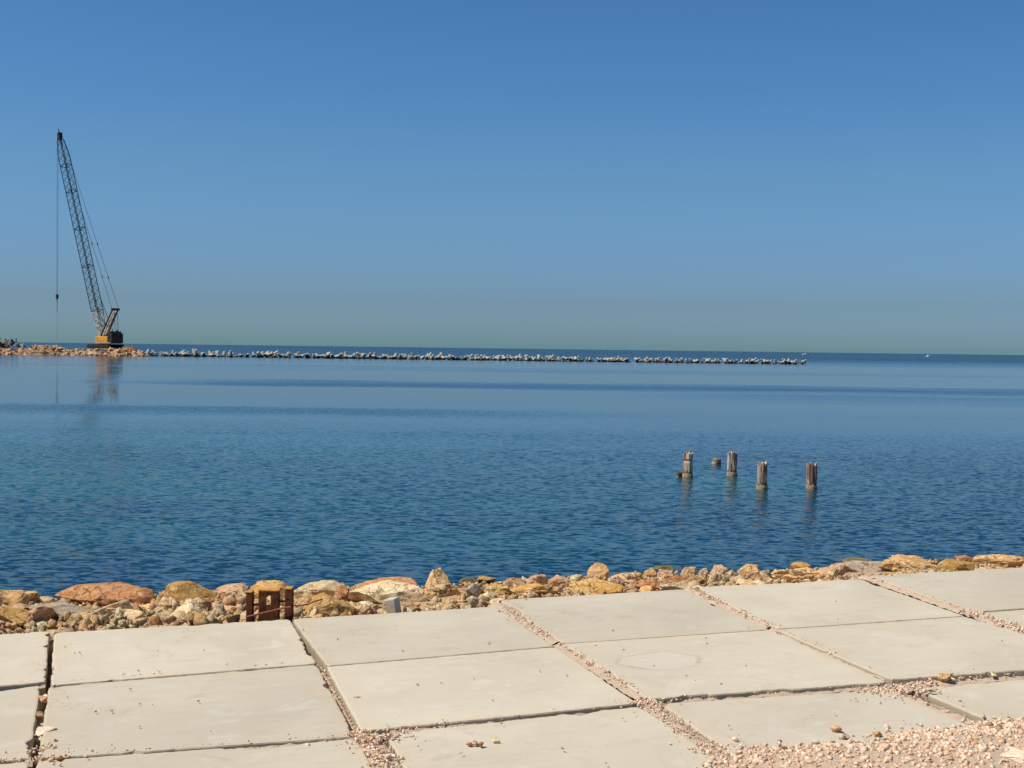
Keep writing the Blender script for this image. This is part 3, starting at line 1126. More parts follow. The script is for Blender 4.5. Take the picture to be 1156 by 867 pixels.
def fp(x, y, d=0.0):
    return at_depth(x, y, fD + d)


root_p = Vector((fp(303, 700).x, fD, fp(303, 700).z))
fr = empty('steel_frame', root_p)
tag(fr, 'rusty steel frame of upright stubs standing at the slab corner by the rocks', 'steel frame')


def fl(x, y, d=0.0):
    return fp(x, y, d) - root_p


def post(x0, x1, ytop, ybot, dep, name='post'):
    m = MB()
    a, b = fl(x0, ytop), fl(x1, ybot)
    # an upright channel: front web and two flanges running back
    t = 0.008
    if x1 - x0 > 12:
        m.box((a.x, 0, b.z), (a.x + t, dep, a.z), 0.0015)
        m.box((b.x - t, 0, b.z), (b.x, dep, a.z), 0.0015)
    else:
        m.box((a.x, 0, b.z), (b.x, dep, a.z), 0.003)
    return m


for (x0_, x1_, yt_, yb_) in ((277.8, 284.2, 669.5, 712), (321.5, 329.3, 665.5, 716)):
    po_ = post(x0_, x1_, yt_, yb_, 0.06).build('post', M['rust'], fr)
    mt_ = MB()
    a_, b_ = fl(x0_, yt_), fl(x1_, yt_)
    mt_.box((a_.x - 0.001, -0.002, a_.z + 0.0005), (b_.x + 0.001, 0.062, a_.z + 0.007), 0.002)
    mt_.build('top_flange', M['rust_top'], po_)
# wide plate with a torn hole in the middle
m = MB()
a, b = fl(291.8, 667.5), fl(314, 712)
hx0, hx1 = fl(300.5, 678).x, fl(305.5, 678).x
hz1, hz0 = fl(300, 672.5).z, fl(300, 683).z
t = 0.012
m.box((a.x, 0.0, b.z), (hx0, t, a.z), 0.0015)
m.box((hx1, 0.0, b.z), (b.x, t, a.z), 0.0015)
m.box((hx0 - 0.001, 0.0007, hz1), (hx1 + 0.001, t - 0.0007, a.z - 0.001))
m.box((hx0 - 0.001, 0.0007, b.z), (hx1 + 0.001, t - 0.0007, hz0))
m.build('web_plate', M['rust'], fr)
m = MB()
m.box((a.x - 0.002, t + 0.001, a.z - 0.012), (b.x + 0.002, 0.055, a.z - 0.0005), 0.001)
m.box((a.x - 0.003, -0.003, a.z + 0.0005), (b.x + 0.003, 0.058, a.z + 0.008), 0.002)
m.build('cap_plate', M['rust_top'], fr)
m = MB()
m.box((a.x, t + 0.001, b.z), (a.x + 0.007, 0.05, a.z - 0.013))
m.build('side_plate', M['rust'], fr)
m = MB()
m.box((b.x - 0.007, t + 0.001, b.z), (b.x, 0.05, a.z - 0.013))
m.build('side_plate', M['rust'], fr)
for (xa, ya, xb, yb) in ((284, 682.8, 292, 682.3), (313.8, 679.2, 321.8, 678.6)):
    m = MB()
    m.tube(fl(xa, ya, 0.03), fl(xb, yb, 0.03), 0.0055, 8)
    m.build('tie_rod', M['rust'], fr)
m = MB()
m.path([fl(279, 696.3, -0.012), fl(293, 693.0, -0.014), fl(308, 689.4, -0.012), fl(318, 686.6, -0.012), fl(328.5, 685.0, -0.010)], 0.0052, 8)
m.build('bar', M['rust_bar'], fr)

# bent rod lying over the rubble next to the frame
m = MB()
ptsr = []
for (x, y) in ((332, 683.5), (337, 684.0), (343, 683.0), (349, 681.8), (355, 679.0), (362, 677.0), (370, 675.5), (377, 674.5)):
    ptsr.append(at_depth(x, y, fD + 0.12 + (x - 332) * 0.005))
r0 = ptsr[0].copy()
m.path([p - r0 for p in ptsr], 0.0035, 6)
o = m.build('bent_rod', M['rust'])
o.location = r0
tag(o, 'thin bent rusty rod lying over the rubble beside the steel frame', 'rod')

# ------------------------------------------------------------------ joints between the slabs: sand and gravel
def seam_pts(pts, n):
    """points along a pixel polyline, in plane coordinates"""
    uv = [Vector(in_plane(x, y, -0.01)) for x, y in pts]
    L = [0]
    for a, b in zip(uv, uv[1:]):
        L.append(L[-1] + (b - a).length)
    out = []
    for i in range(n):
        t = L[-1] * i / (n - 1)
        for k in range(len(uv) - 1):
            if t <= L[k + 1] + 1e-9:
                f_ = (t - L[k]) / max(1e-9, L[k + 1] - L[k])
                out.append(uv[k].lerp(uv[k + 1], f_))
                break
    return out, L[-1]


SV, SF = [], []


def sand_strip(pts, half, z):
    P, L = seam_pts(pts, 60)
    d = (P[-1] - P[0]).normalized()
    nr = Vector((-d.y, d.x))
    b = len(SV)
    for i, p in enumerate(P):
        for k in range(7):
            o_ = (k / 6 - 0.5) * 2 * half
            q_ = p + nr * o_
            zz = z + 0.010 * noise.noise(Vector((q_.x * 28, q_.y * 28, 2))) - 0.004 * abs(k - 3)
            SV.append(tuple(plane_pt(q_.x, q_.y, zz)))
    for i in range(59):
        for k in range(6):
            a_ = b + i * 7 + k
            SF.append((a_, a_ + 1, a_ + 8, a_ + 7))


GR = []


def gravel_seam(pts, half, n, z0=-0.012, spread=0.0, smin=0.004, smax=0.014):
    P, L = seam_pts(pts, 200)
    d = (P[-1] - P[0]).normalized()
    nr = Vector((-d.y, d.x))
    for _ in range(n):
        t = random.randrange(len(P) - 1)
        if noise.noise(Vector((P[t].x * 5, P[t].y * 5, 9))) < random.uniform(-0.5, 0.15):
            continue
        p = P[t].lerp(P[t + 1], random.random()) + nr * random.gauss(0, half * 0.55)
        over = random.random() < spread
        if over:
            p = p + nr * random.gauss(0, half * 1.2)
        sz = (smin + (smax - smin) * random.random() ** 2) * (0.7 if over else 1.0)
        GR.append((plane_pt(p.x, p.y, (0.012 + sz * 0.3) if over else z0 + random.uniform(-0.006, 0.005)), sz, random.choices((0, 1, 2), (0.52, 0.43, 0.05))[0]))


B1a = [(60, 716), (54, 770)]
B1b = [(50, 776), (38, 858)]
B2a = [(329, 700), (364, 750)]
B2b = [(364, 751), (406, 827)]
B2c = [(408, 828), (425, 850), (455, 905)]
B3a = [(561, 683), (631, 728)]
B3b = [(632, 729), (728, 789)]
B3c = [(732, 794), (780, 833), (850, 878)]
B4a = [(778, 666), (871, 710)]
B4b = [(872, 711), (1004, 768)]
B4c = [(1010, 779), (1110, 818)]
B5a = [(975, 652), (1090, 692)]
B5b = [(1092, 692), (1190, 727), (1268, 747)]
A1b = [(57, 773.5), (357, 749)]
A1c = [(372, 752), (625, 729.5)]
A2a = [(-40, 862), (38, 857)]
A2b = [(44, 857), (402, 832.5)]
A2c = [(408, 827), (455, 824), (720, 795)]
A2d = [(730, 791), (900, 780.5), (1006, 774)]
A2e = [(1010, 772), (1160, 758), (1300, 747)]
A1a = [(-30, 775), (52, 771)]
A1e = [(1098, 692), (1180, 686), (1292, 676)]
for pts, half, z in ((B2a, 0.02, -0.075), (B2b, 0.022, -0.045), (B2c, 0.06, -0.008), (B3a, 0.05, 0.003), (B3b, 0.045, 0.003), (B3c, 0.05, -0.001), (B4a, 0.04, 0.005),
                     (B4b, 0.03, 0.002), (B4c, 0.03, -0.010), (B5a, 0.05, 0.006), (B5b, 0.055, 0.006), (A2b, 0.03, -0.007), (A2c, 0.03, -0.008), (A2d, 0.035, -0.006),
                     (A2e, 0.06, -0.014), (A1b, 0.018, -0.006), (A2a, 0.03, -0.012), (A1a, 0.03, -0.012), (A1e, 0.02, -0.005)):
    sand_strip(pts, half, z)
o = mesh_obj('joint_sand', SV, SF, M['sand'], smooth=True)
tag(o, 'sand filling the joints between the concrete slabs', 'sand', kind='stuff')

gravel_seam(B1b, 0.02, 26, -0.05, 0, 0.02, 0.04)
gravel_seam(B1a, 0.02, 8, -0.08, 0, 0.01, 0.03)
gravel_seam(B2a, 0.010, 70, -0.055, 0.03)
gravel_seam(B2b, 0.014, 200, -0.022, 0.05)
gravel_seam(B2c, 0.045, 520, 0.0, 0.06, 0.007, 0.022)
gravel_seam(B3a, 0.032, 520, 0.005, 0.05)
gravel_seam(B3b, 0.022, 480, 0.005, 0.04)
gravel_seam(B3c, 0.04, 520, 0.0, 0.06)
gravel_seam(B4a, 0.024, 380, 0.008, 0.05)
gravel_seam(B4b, 0.015, 260, 0.004, 0.03)
gravel_seam(B4c, 0.012, 110, -0.01, 0.06)
gravel_seam(B5a, 0.016, 120, 0.009, 0.05)
gravel_seam(B5b, 0.045, 620, 0.006, 0.05, 0.007, 0.022)
gravel_seam(A1b, 0.010, 130, 0.0, 0.05, 0.004, 0.011)
gravel_seam(A2b, 0.010, 220, -0.003, 0.04, 0.005, 0.013)
gravel_seam(A2c, 0.012, 320, -0.004, 0.04, 0.005, 0.015)
gravel_seam(A2d, 0.013, 260, -0.004, 0.03, 0.005, 0.015)
gravel_seam(A2e, 0.03, 320, -0.010, 0.02, 0.007, 0.022)
gravel_seam(A1a, 0.015, 40, -0.006, 0.04)
gravel_seam(A2a, 0.015, 60, -0.006, 0.04)
for (x, y, rr_, n) in ((424, 833, 0.07, 260), (733, 793, 0.05, 180), (1022, 779, 0.09, 280), (990, 779, 0.05, 120), (52, 845, 0.04, 60), (60, 855, 0.06, 70), (866, 716, 0.05, 60), (1112, 818, 0.05, 70), (800, 842, 0.05, 80)):
    c = Vector(in_plane(x, y, 0))
    for _ in range(n):
        a_ = random.uniform(0, 6.28)
        r_ = abs(random.gauss(0, rr_))
        sz = 0.004 + 0.013 * random.random() ** 2
        GR.append((plane_pt(c.x + math.cos(a_) * r_ * 1.3, c.y + math.sin(a_) * r_ * 0.7, -0.002 + random.uniform(-0.002, 0.006)), sz, random.choices((0, 1, 2), (0.52, 0.43, 0.05))[0]))
o = stone_mass('gravel', GR, ['gravel', 'gravel_pale', 'rock_tan'], TINY, zr=(0.4, 0.8))
tag(o, 'fine gravel lying in the joints between the slabs', 'gravel')

# ------------------------------------------------------------------ gravel heap at the near corner
HB = [(790, 872), (815, 862), (850, 846), (875, 850), (900, 846), (950, 846), (1000, 841), (1012, 834), (1040, 828), (1062, 827), (1090, 832), (1104, 820), (1130, 818), (1160, 814), (1230, 806), (1330, 812)]
HBp = [Vector(in_plane(x, y, 0)) for x, y in HB]


def heap_v(u):
    for a, b in zip(HBp, HBp[1:]):
        if a.x <= u <= b.x or (b.x < a.x):
            if b.x > a.x:
                t = (u - a.x) / (b.x - a.x)
                return a.y + (b.y - a.y) * t
    return HBp[0].y if u < HBp[0].x else HBp[-1].y


u0, u1 = HBp[0].x, HBp[-1].x


def heap_h(u, v):
    d = heap_v(u) - v
    if d < 0:
        return -0.03
    e = min(1.0, (u - u0) / 0.5, (u1 - u) / 0.6)
    return (0.006 + 0.075 * (1 - math.exp(-d / 0.22)) + 0.022 * noise.noise(Vector((u * 5, v * 5, 3))) * min(1, d / 0.1)) * max(0.1, e) + 0.004


hv_, hf_ = [], []
NU, NV = 110, 60
for i in range(NU):
    u = u0 + (u1 - u0) * i / (NU - 1)
    vt = heap_v(u)
    for j in range(NV):
        v = vt + 0.02 - 1.3 * (j / (NV - 1)) ** 1.3
        hv_.append(tuple(plane_pt(u, v, heap_h(u, v))))
for i in range(NU - 1):
    for j in range(NV - 1):
        a_ = i * NV + j
        hf_.append((a_, a_ + NV, a_ + NV + 1, a_ + 1))
items = []
for _ in range(9500):
    u = random.uniform(u0, u1)
    v = heap_v(u) + 0.05 * random.random() ** 3 * 3 - abs(random.gauss(0, 0.5))
    sz = 0.004 + 0.022 * random.random() ** 3.5
    items.append((plane_pt(u, v, max(0.0, heap_h(u, v)) + sz * 0.08), sz, random.choices((0, 1, 2), (0.56, 0.38, 0.06))[0]))
o = mesh_obj('gravel_heap', hv_, hf_, M['sand'], smooth=True)
tag(o, 'pinkish gravel spread over the near corner of the paving', 'gravel heap', kind='stuff')
o = stone_mass('loose_gravel', items, ['gravel', 'gravel_pale', 'rock_pink'], TINY, zr=(0.4, 0.9))
tag(o, 'broken stones on top of the pinkish gravel heap', 'gravel')


def stone_at(x, y, size, mat, label, group=None, dz=0.0, name='stone', flat=0.75, cat='stone'):
    p = slab_pt(x, y, dz)
    o = bpy.data.objects.new(name, variant_mesh(random.randrange(9), mat))
    COL.objects.link(o)
    o.scale = (size * random.uniform(1.0, 1.4), size * random.uniform(0.8, 1.1), size * flat)
    o.location = p + SN * size * flat * 0.38
    o.rotation_euler = (random.uniform(-0.2, 0.2), random.uniform(-0.2, 0.2), random.uniform(0, 6.28))
    tag(o, label, cat, group)
    return o


M_BIG = [(1075, 838, 0.055), (1092, 836, 0.05), (1140, 822, 0.05), (1125, 824, 0.06), (1050, 834, 0.06), (1035, 842, 0.045), (1012, 843, 0.04), (1020, 852, 0.05), (1105, 845, 0.06),
         (1120, 852, 0.055), (1070, 850, 0.06), (985, 850, 0.035), (960, 848, 0.03), (940, 855, 0.04), (885, 846, 0.035), (905, 850, 0.03), (858, 845, 0.03), (870, 855, 0.035), (920, 862, 0.035),
         (1000, 862, 0.04), (1040, 860, 0.05), (1090, 860, 0.05), (845, 860, 0.025), (1145, 835, 0.045), (1150, 848, 0.05), (980, 862, 0.035), (1060, 843, 0.04), (1130, 840, 0.05)]
for (x, y, s_) in M_BIG:
    u, v = in_plane(x, y, 0.03)
    stone_at(x, y, s_ * 0.62, random.choice(('gravel', 'gravel_pale', 'gravel', 'rock_pink')), 'fist-sized broken stone sticking out of the pinkish gravel heap', 'stones in the gravel heap', dz=max(0.0, heap_h(u, v) - 0.008), flat=0.8)
stone_at(1146, 860, 0.13, 'gravel_pale', 'flat broad broken stone at the corner of the gravel heap', None, dz=0.055, flat=0.35)

# pebbles that lie loose on the paving
stone_at(530, 841, 0.020, 'rock_orange', 'dark brown pebble at the end of the pebble cluster', 'brown pebble cluster')
stone_at(537.5, 841, 0.024, 'rock_tan', 'brown pebble in the middle of the pebble cluster', 'brown pebble cluster')
stone_at(543, 842.5, 0.024, 'rock_orange', 'dark brown pebble touching its neighbours in the cluster', 'brown pebble cluster')
stone_at(560, 837.5, 0.025, 'rock_pale', 'cream pebble lying a step away from the brown cluster')
stone_at(944, 825, 0.036, 'rock_pink', 'large pinkish pebble on the half buried slab')
stone_at(956, 833, 0.026, 'rock_pale', 'cream pebble between the pinkish one and the gravel heap')
stone_at(990.5, 830, 0.028, 'rock_ochre', 'bright ochre pebble on the half buried slab')
stone_at(1004, 828, 0.022, 'rock_pink', 'flat dusty pebble beside the bright ochre one', flat=0.45)
stone_at(899, 769, 0.028, 'rock_pale', 'flat cream stone on the stained slab by the stony joint', flat=0.4)
stone_at(1066, 768, 0.055, 'rock_tan', 'biggest tan stone lying under the wide dark ledge', dz=-0.01)
stone_at(1052, 781, 0.028, 'rock_pink', 'reddish stone on the low slab near the wide ledge', flat=0.5)
stone_at(1122, 763.5, 0.032, 'rock_pale', 'cream stone under the far end of the wide ledge', dz=-0.01)
stone_at(403, 788, 0.03, 'rock_tan', 'flat tan chip at the stony joint', flat=0.3)
stone_at(52, 828, 0.070, 'gravel_pale', 'long cream stone bridging the deep open gap', dz=-0.01, flat=0.45)
stone_at(48.5, 793, 0.04, 'rock_pink', 'pinkish stone stuck high in the deep open gap', dz=-0.03, flat=0.9)
stone_at(45, 812, 0.036, 'rock_pink', 'pinkish stone stuck lower in the deep open gap', dz=-0.03, flat=0.9)
stone_at(63, 837, 0.018, 'rock_orange', 'brown crumb beside the long cream stone')
stone_at(66, 857, 0.03, 'rock_orange', 'brown flake at the near end of the deep open gap', flat=0.4)
PEB = [(73, 730), (84, 737), (90, 737), (92, 740), (156, 757), (140, 760.5), (61, 777), (76, 787.5), (147, 778), (108, 804), (126, 803), (256, 750), (178, 735), (224, 792), (158, 795),
       (157, 820), (238, 826), (97, 854), (230, 734), (172, 796), (342, 711), (398, 716), (553, 725), (552, 727), (381, 722), (498, 771), (471, 773), (535, 766), (556, 791), (636, 846), (594, 677.3),
       (756, 671), (781, 674), (728, 676.5), (738, 752), (775, 763), (797, 720.5), (798, 727), (842, 752), (785, 768.5), (814, 772.5), (839, 706), (845, 709), (881, 707), (881, 706), (1056, 700),
       (946, 699.5), (1052, 651.8), (839, 663), (944, 679), (966, 789), (942, 805), (917, 808), (1020, 814), (1053, 823), (634, 845), (703, 811), (519, 851), (521, 850), (472, 843), (566, 817),
       (823, 820), (834, 830), (829, 843), (684, 862), (1084, 792), (1088, 794), (1019, 791), (1030, 823), (974, 832), (979, 833), (640, 763), (672, 729), (704, 734), (610, 758), (455, 735), (692, 712), (1100, 737), (1131, 724)]
for (x, y) in PEB:
    s_ = random.uniform(0.005, 0.0105)
    stone_at(x, y, s_, random.choice(('rock_orange', 'rock_tan', 'rock_grey', 'rock_pink', 'rock_orange')), 'tiny crumb of stone lying loose on the pale concrete', 'crumbs of stone on the paving', dz=0.008, name='pebble', cat='pebble')

# ------------------------------------------------------------------ old timber piles in the water
def pile(label, x0, x1, ytop, ybase, seed, lean=(0, 0), group='timber piles standing in the water', band=True, split=None, flat_top=False):
    base = at_z((x0 + x1) / 2, ybase, 0)
    D = base.y
    r = (x1 - x0) / 2 * D / F
    h = (ybase - ytop) * D / F
    root = empty('timber_pile', base)
    tag(root, label, 'pile', group)
    n, rows = 40, 26
    v, f = [], []
    zb = -0.6
    for j in range(rows + 1):
        t = j / rows
        z = zb + (h - zb) * t
        for i in range(n):
            a = 2 * math.pi * i / n
            k = 0.97 + 0.18 * noise.noise(Vector((math.cos(a) * 2.6, math.sin(a) * 2.6, z * 0.9 + seed))) \
                + 0.10 * noise.noise(Vector((math.cos(a) * 6, math.sin(a) * 6, z * 1.6 + seed))) \
                - 0.10 * max(0, noise.noise(Vector((math.cos(a) * 11, math.sin(a) * 11, z * 2 + seed)))) * 2
            if z < 0.06:
                k *= 0.93
            if split and z > h * split:
                k *= 0.98 if z < h * (split + 0.06) else 1.02
            if split and abs(z - h * split) < h * 0.035:
                k *= 0.84
            zz = z
            if j > rows - 3 and not flat_top:
                zz = z + 0.42 * r * 2 * noise.noise(Vector((math.cos(a) * 3, math.sin(a) * 3, seed * 7))) - (0.10 * r if math.sin(a * 3 + seed) > 0.5 else 0)
            v.append((math.cos(a) * r * k + lean[0] * z, math.sin(a) * r * k + lean[1] * z, zz))
    for j in range(rows):
        for i in range(n):
            f.append((j * n + i, j * n + (i + 1) % n, (j + 1) * n + (i + 1) % n, (j + 1) * n + i))
    # hollowed, rotten top
    b = len(v)
    for i in range(n):
        q = v[rows * n + i]
        v.append((q[0] * 0.55 + lean[0] * h * 0.45, q[1] * 0.55 + lean[1] * h * 0.45, q[2] - 0.25 * r))
    for i in range(n):
        f.append((rows * n + i, rows * n + (i + 1) % n, b + (i + 1) % n, b + i))
    f.append(tuple(b + i for i in range(n)))
    o = mesh_obj('post', v, f, M['wood'], root)
    if band:
        bv, bf = [], []
        zs = [-0.25, -0.05, 0.02, 0.07, 0.095]
        ks = [1.12, 1.14, 1.13, 1.06, 0.9]
        for z, kk in zip(zs, ks):
            for i in range(n):
                a = 2 * math.pi * i / n
                k = kk * (1 + 0.08 * noise.noise(Vector((math.cos(a) * 5, math.sin(a) * 5, z * 20 + seed))))
                bv.append((math.cos(a) * r * k + lean[0] * z, math.sin(a) * r * k, z * (1 + 0.5 * noise.noise(Vector((math.cos(a) * 2, math.sin(a) * 2, seed + 3))))))
        for j in range(4):
            for i in range(n):
                bf.append((j * n + i, j * n + (i + 1) % n, (j + 1) * n + (i + 1) % n, (j + 1) * n + i))
        mesh_obj('barnacle_band', bv, bf, M['barnacle'], root, smooth=True)
    return root


pile('cracked timber pile with a notched ring near its top, a stump at its foot', 770.8, 781.8, 511, 538.5, 1, split=0.66)
pile('smooth red-brown timber pile next to the low awash stump', 820.8, 831.6, 510.8, 536.8, 2, lean=(0.02, 0))
pile('pale bleached timber pile with a black hollow near the water', 854.3, 866.0, 522.3, 552.2, 3)
pile('reddish timber pile standing apart from the others', 910.2, 921.8, 523.3, 551.6, 4)


def stump(label, x0, x1, ytop, ybase, seed, mat):
    base = at_z((x0 + x1) / 2, ybase, 0)
    wd = (x1 - x0) * base.y / F
    h = (ybase - ytop) * base.y / F
    vv, ff = rock_verts(seed, 3, 7, 0.10)
    vv = vv * np.array([wd, wd * 0.9, h * 2.2])
    root = empty('timber_stump', base)
    tag(root, label, 'stump')
    mesh_obj('barnacle_band', vv + np.array([0, 0, -h * 0.35]), [tuple(map(int, q)) for q in ff], M[mat], root)
    m = MB()
    m.tube((wd * 0.05, 0, h * 0.25), (wd * 0.08, 0, h * 0.86), wd * 0.40, 18, wd * 0.36)
    m.build('post', M['wood'], root)
    return root


stump('low rotten stump awash between two upright piles', 802.8, 814.6, 517, 523.8, 901, 'barnacle')
stump('squat barnacled stump leaning against the foot of the notched pile', 762, 770.6, 532, 538, 902, 'barnacle')

# ------------------------------------------------------------------ breakwater of concrete tetrapods
def tetrapod_mesh():
    bm = bmesh.new()
    dirs = [Vector((0, 0, 1))]
    for k in range(3):
        a = 2 * math.pi * k / 3
        dirs.append(Vector((math.cos(a) * math.sqrt(8) / 3, math.sin(a) * math.sqrt(8) / 3, -1 / 3)))
    mb_ = MB()
    for d in dirs:
        mb_.tube(d * 0.05, d * 1.0, 0.40, 10, 0.25)
        mb_.tube(d * 1.0, d * 1.06, 0.25, 10, 0.19)
    bm.free()
    o = mb_.build('tetrapod', M['tetrapod'])
    return o


T_LAB = 'pale concrete tetrapod in the long breakwater beyond the piles'
T_GRP = 'concrete tetrapods of the breakwater'
proto = tetrapod_mesh()
t_first = True


def put_tetra(p, size, rot, label=T_LAB, group=T_GRP):
    global t_first
    if t_first:
        o = proto
        t_first = False
    else:
        o = proto.copy()
        COL.objects.link(o)
    o.location = p
    o.scale = (size,) * 3
    o.rotation_euler = rot
    tag(o, label, 'tetrapod', group)
    return o


BW = 304.0
x = 166.0
k = 0
rt = random.Random(11)
while x < 911:
    left = x < 420
    D = BW + rt.uniform(-1.0, 1.0)
    wl = at_z(x, horizon(x) + EYE * F / D, 0)
    big = rt.random()
    size = (rt.uniform(0.75, 1.35) if left else rt.uniform(0.75, 1.1)) * (1.0 - 0.22 * max(0.0, (x - 420) / 490))
    gap = 710 < x < 715
    if not gap:
        zc = rt.uniform(0.05, 0.5) if left else rt.uniform(0.1, 0.45)
        put_tetra((wl.x, wl.y, zc), size, (rt.uniform(0, 6.28), rt.uniform(0, 6.28), rt.uniform(0, 6.28)))
        if rt.random() < (0.62 if left else 0.72):
            D2_ = D + rt.uniform(1.4, 2.6)
            q_ = at_depth(x + rt.uniform(-4, 4), 400, D2_)
            put_tetra((q_.x, q_.y, rt.uniform(0.25, 0.75)), size * rt.uniform(0.85, 1.1), (rt.uniform(0, 6.28), rt.uniform(0, 6.28), rt.uniform(0, 6.28)))
        if rt.random() < 0.28:
            D2_ = D - rt.uniform(1.0, 1.8)
            q_ = at_depth(x + rt.uniform(-4, 4), 400, D2_)
            put_tetra((q_.x, q_.y, rt.uniform(-0.15, 0.2)), size * 0.8, (rt.uniform(0, 6.28), rt.uniform(0, 6.28), rt.uniform(0, 6.28)))
    x += rt.uniform(5.5, 10.0) if left else rt.uniform(5.0, 7.5)

# ------------------------------------------------------------------ rock spit with the crane
SPD = EYE * F / 14.3          # distance of the spit's waterline
SPIT_TOP = [(-400, 391.5), (0, 392), (33, 392.5), (37, 389.5), (66, 389), (72, 392.3), (100, 393), (138, 391.5), (143, 390), (150, 390.5), (156, 393), (161, 396), (167, 400)]


def spit_z(px, D):
    return EYE - (lerp(SPIT_TOP, px) - horizon(px)) * D / F


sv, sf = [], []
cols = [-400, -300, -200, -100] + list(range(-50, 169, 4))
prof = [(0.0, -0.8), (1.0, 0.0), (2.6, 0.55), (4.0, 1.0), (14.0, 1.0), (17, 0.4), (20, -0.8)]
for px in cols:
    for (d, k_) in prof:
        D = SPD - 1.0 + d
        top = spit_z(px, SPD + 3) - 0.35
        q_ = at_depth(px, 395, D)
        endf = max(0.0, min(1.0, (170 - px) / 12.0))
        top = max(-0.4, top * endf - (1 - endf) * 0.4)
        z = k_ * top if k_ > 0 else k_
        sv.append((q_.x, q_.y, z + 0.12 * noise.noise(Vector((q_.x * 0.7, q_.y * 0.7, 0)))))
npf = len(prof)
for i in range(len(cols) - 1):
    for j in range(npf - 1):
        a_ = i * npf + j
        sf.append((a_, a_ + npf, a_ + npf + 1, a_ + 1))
tag(mesh_obj('spit', sv, sf, M['spit_core_shade']), kind='structure')

FARM = {}


def far_mesh(k, mat):
    if (k, mat) not in FARM:
        vv, ff = SMALL[k]
        me = bpy.data.meshes.new('boulder')
        me.from_pydata([tuple(q) for q in vv], [], [tuple(map(int, q)) for q in ff])
        me.materials.append(M[mat])
        FARM[(k, mat)] = me
    return FARM[(k, mat)]


rs = random.Random(21)


def far_boulder(p, size, mat='boulder_far', label='tan quarry boulder heaped on the spit under the crane', group='boulders of the crane spit'):
    o = bpy.data.objects.new('boulder', far_mesh(rs.randrange(10), mat))
    COL.objects.link(o)
    o.location = p
    o.scale = (size * rs.uniform(1.0, 1.5), size * rs.uniform(0.9, 1.2), size * rs.uniform(0.7, 1.0))
    o.rotation_euler = (rs.uniform(-0.5, 0.5), rs.uniform(-0.5, 0.5), rs.uniform(0, 6.28))
    tag(o, label, 'boulder', group)
    return o


for row in range(5):
    px = -14.0 + row * 1.7
    while px < 169:
        D = SPD + row * 0.75 + rs.uniform(-0.2, 0.2)
        t = (row + 0.15) / 4.4
        ztop = spit_z(px, D)
        z = -0.1 + (ztop - 0.25) * t + rs.uniform(-0.1, 0.1)
        if ztop > 0.1:
            q_ = at_depth(px, 395, D)
            sz = rs.uniform(0.75, 1.6) * (1.0 if row < 4 else 0.75)
            z = min(z, ztop - sz * 0.42)
            far_boulder((q_.x, q_.y, z), sz)
        px += rs.uniform(4.0, 6.6)
for px in (36, 40, 44, 49, 54, 59, 64, 139, 143, 147, 151):
    D = SPD + 4.5
    q_ = at_depth(px, 395, D)
    far_boulder((q_.x, q_.y, spit_z(px, D) - 0.35), rs.uniform(0.6, 0.9))

# dark debris at the landward end of the spit
DK = 'dark rock in the debris pile on the spit away from the crane'
for (px, py, sz) in ((1, 389, 1.5), (5, 390.5, 1.3), (11, 385.5, 1.0), (14, 384.5, 0.9), (13, 388, 1.3), (18, 388.5, 1.2), (3, 387.5, 1.2), (21, 390.5, 0.9), (-6, 388, 1.6), (9, 390.5, 1.0), (26, 391, 0.7), (0, 383, 0.6)):
    q_ = at_depth(px, py, SPD + 6)
    far_boulder(q_, sz, 'rock_dark', DK, 'dark rocks of the debris pile')
for (px, py, sz, mat_) in ((6, 384.8, 0.8, 'p'), (9, 387.5, 0.7, 'p'), (18, 389.8, 0.6, 'p'), (25.5, 390.3, 0.55, 'p')):
    q_ = at_depth(px, py, SPD + 5.0)
    put_tetra(q_, sz, (rs.uniform(0, 6), rs.uniform(0, 6), rs.uniform(0, 6)), 'pale concrete tetrapod lying on the dark debris pile of the spit', 'tetrapods on the debris pile')
q_ = at_depth(18.2, 386, SPD + 6)
mb = MB()
mb.tube((0, 0, -0.5), (0, 0, 0.9), 0.14, 8, 0.10)
mb.box((-0.2, -0.12, -0.5), (0.2, 0.12, -0.2), 0.03)
o = mb.build('post_stub', M['dark_steel'])
o.location = q_
tag(o, 'short dark post sticking up from the debris pile on the spit', 'post')

# ------------------------------------------------------------------ crawler crane
CD = SPD + 7.0
cz = EYE - (393.3 - horizon(119)) * CD / F
c_base = at_depth(119.3, 393.3, CD)
YAW = math.radians(180 - 35)        # local +x (boom) points to the left and away
crane = empty('crawler_crane', (c_base.x, c_base.y, cz), YAW)
tag(crane, 'crawler crane with a tall dark lattice boom and yellow body on the rock spit', 'crane')
Rz = Matrix.Rotation(YAW, 3, 'Z')
cw = Vector((c_base.x, c_base.y, cz))


def cl(px, py):
    """pixel -> point in the crane's middle plane, local x and z"""
    d = ray(px, py)
    nrm = Rz @ Vector((0, 1, 0))
    t = (cw - CAM).dot(nrm) / d.dot(nrm)
    p = Rz.transposed() @ (CAM + d * t - cw)
    return p.x, p.z


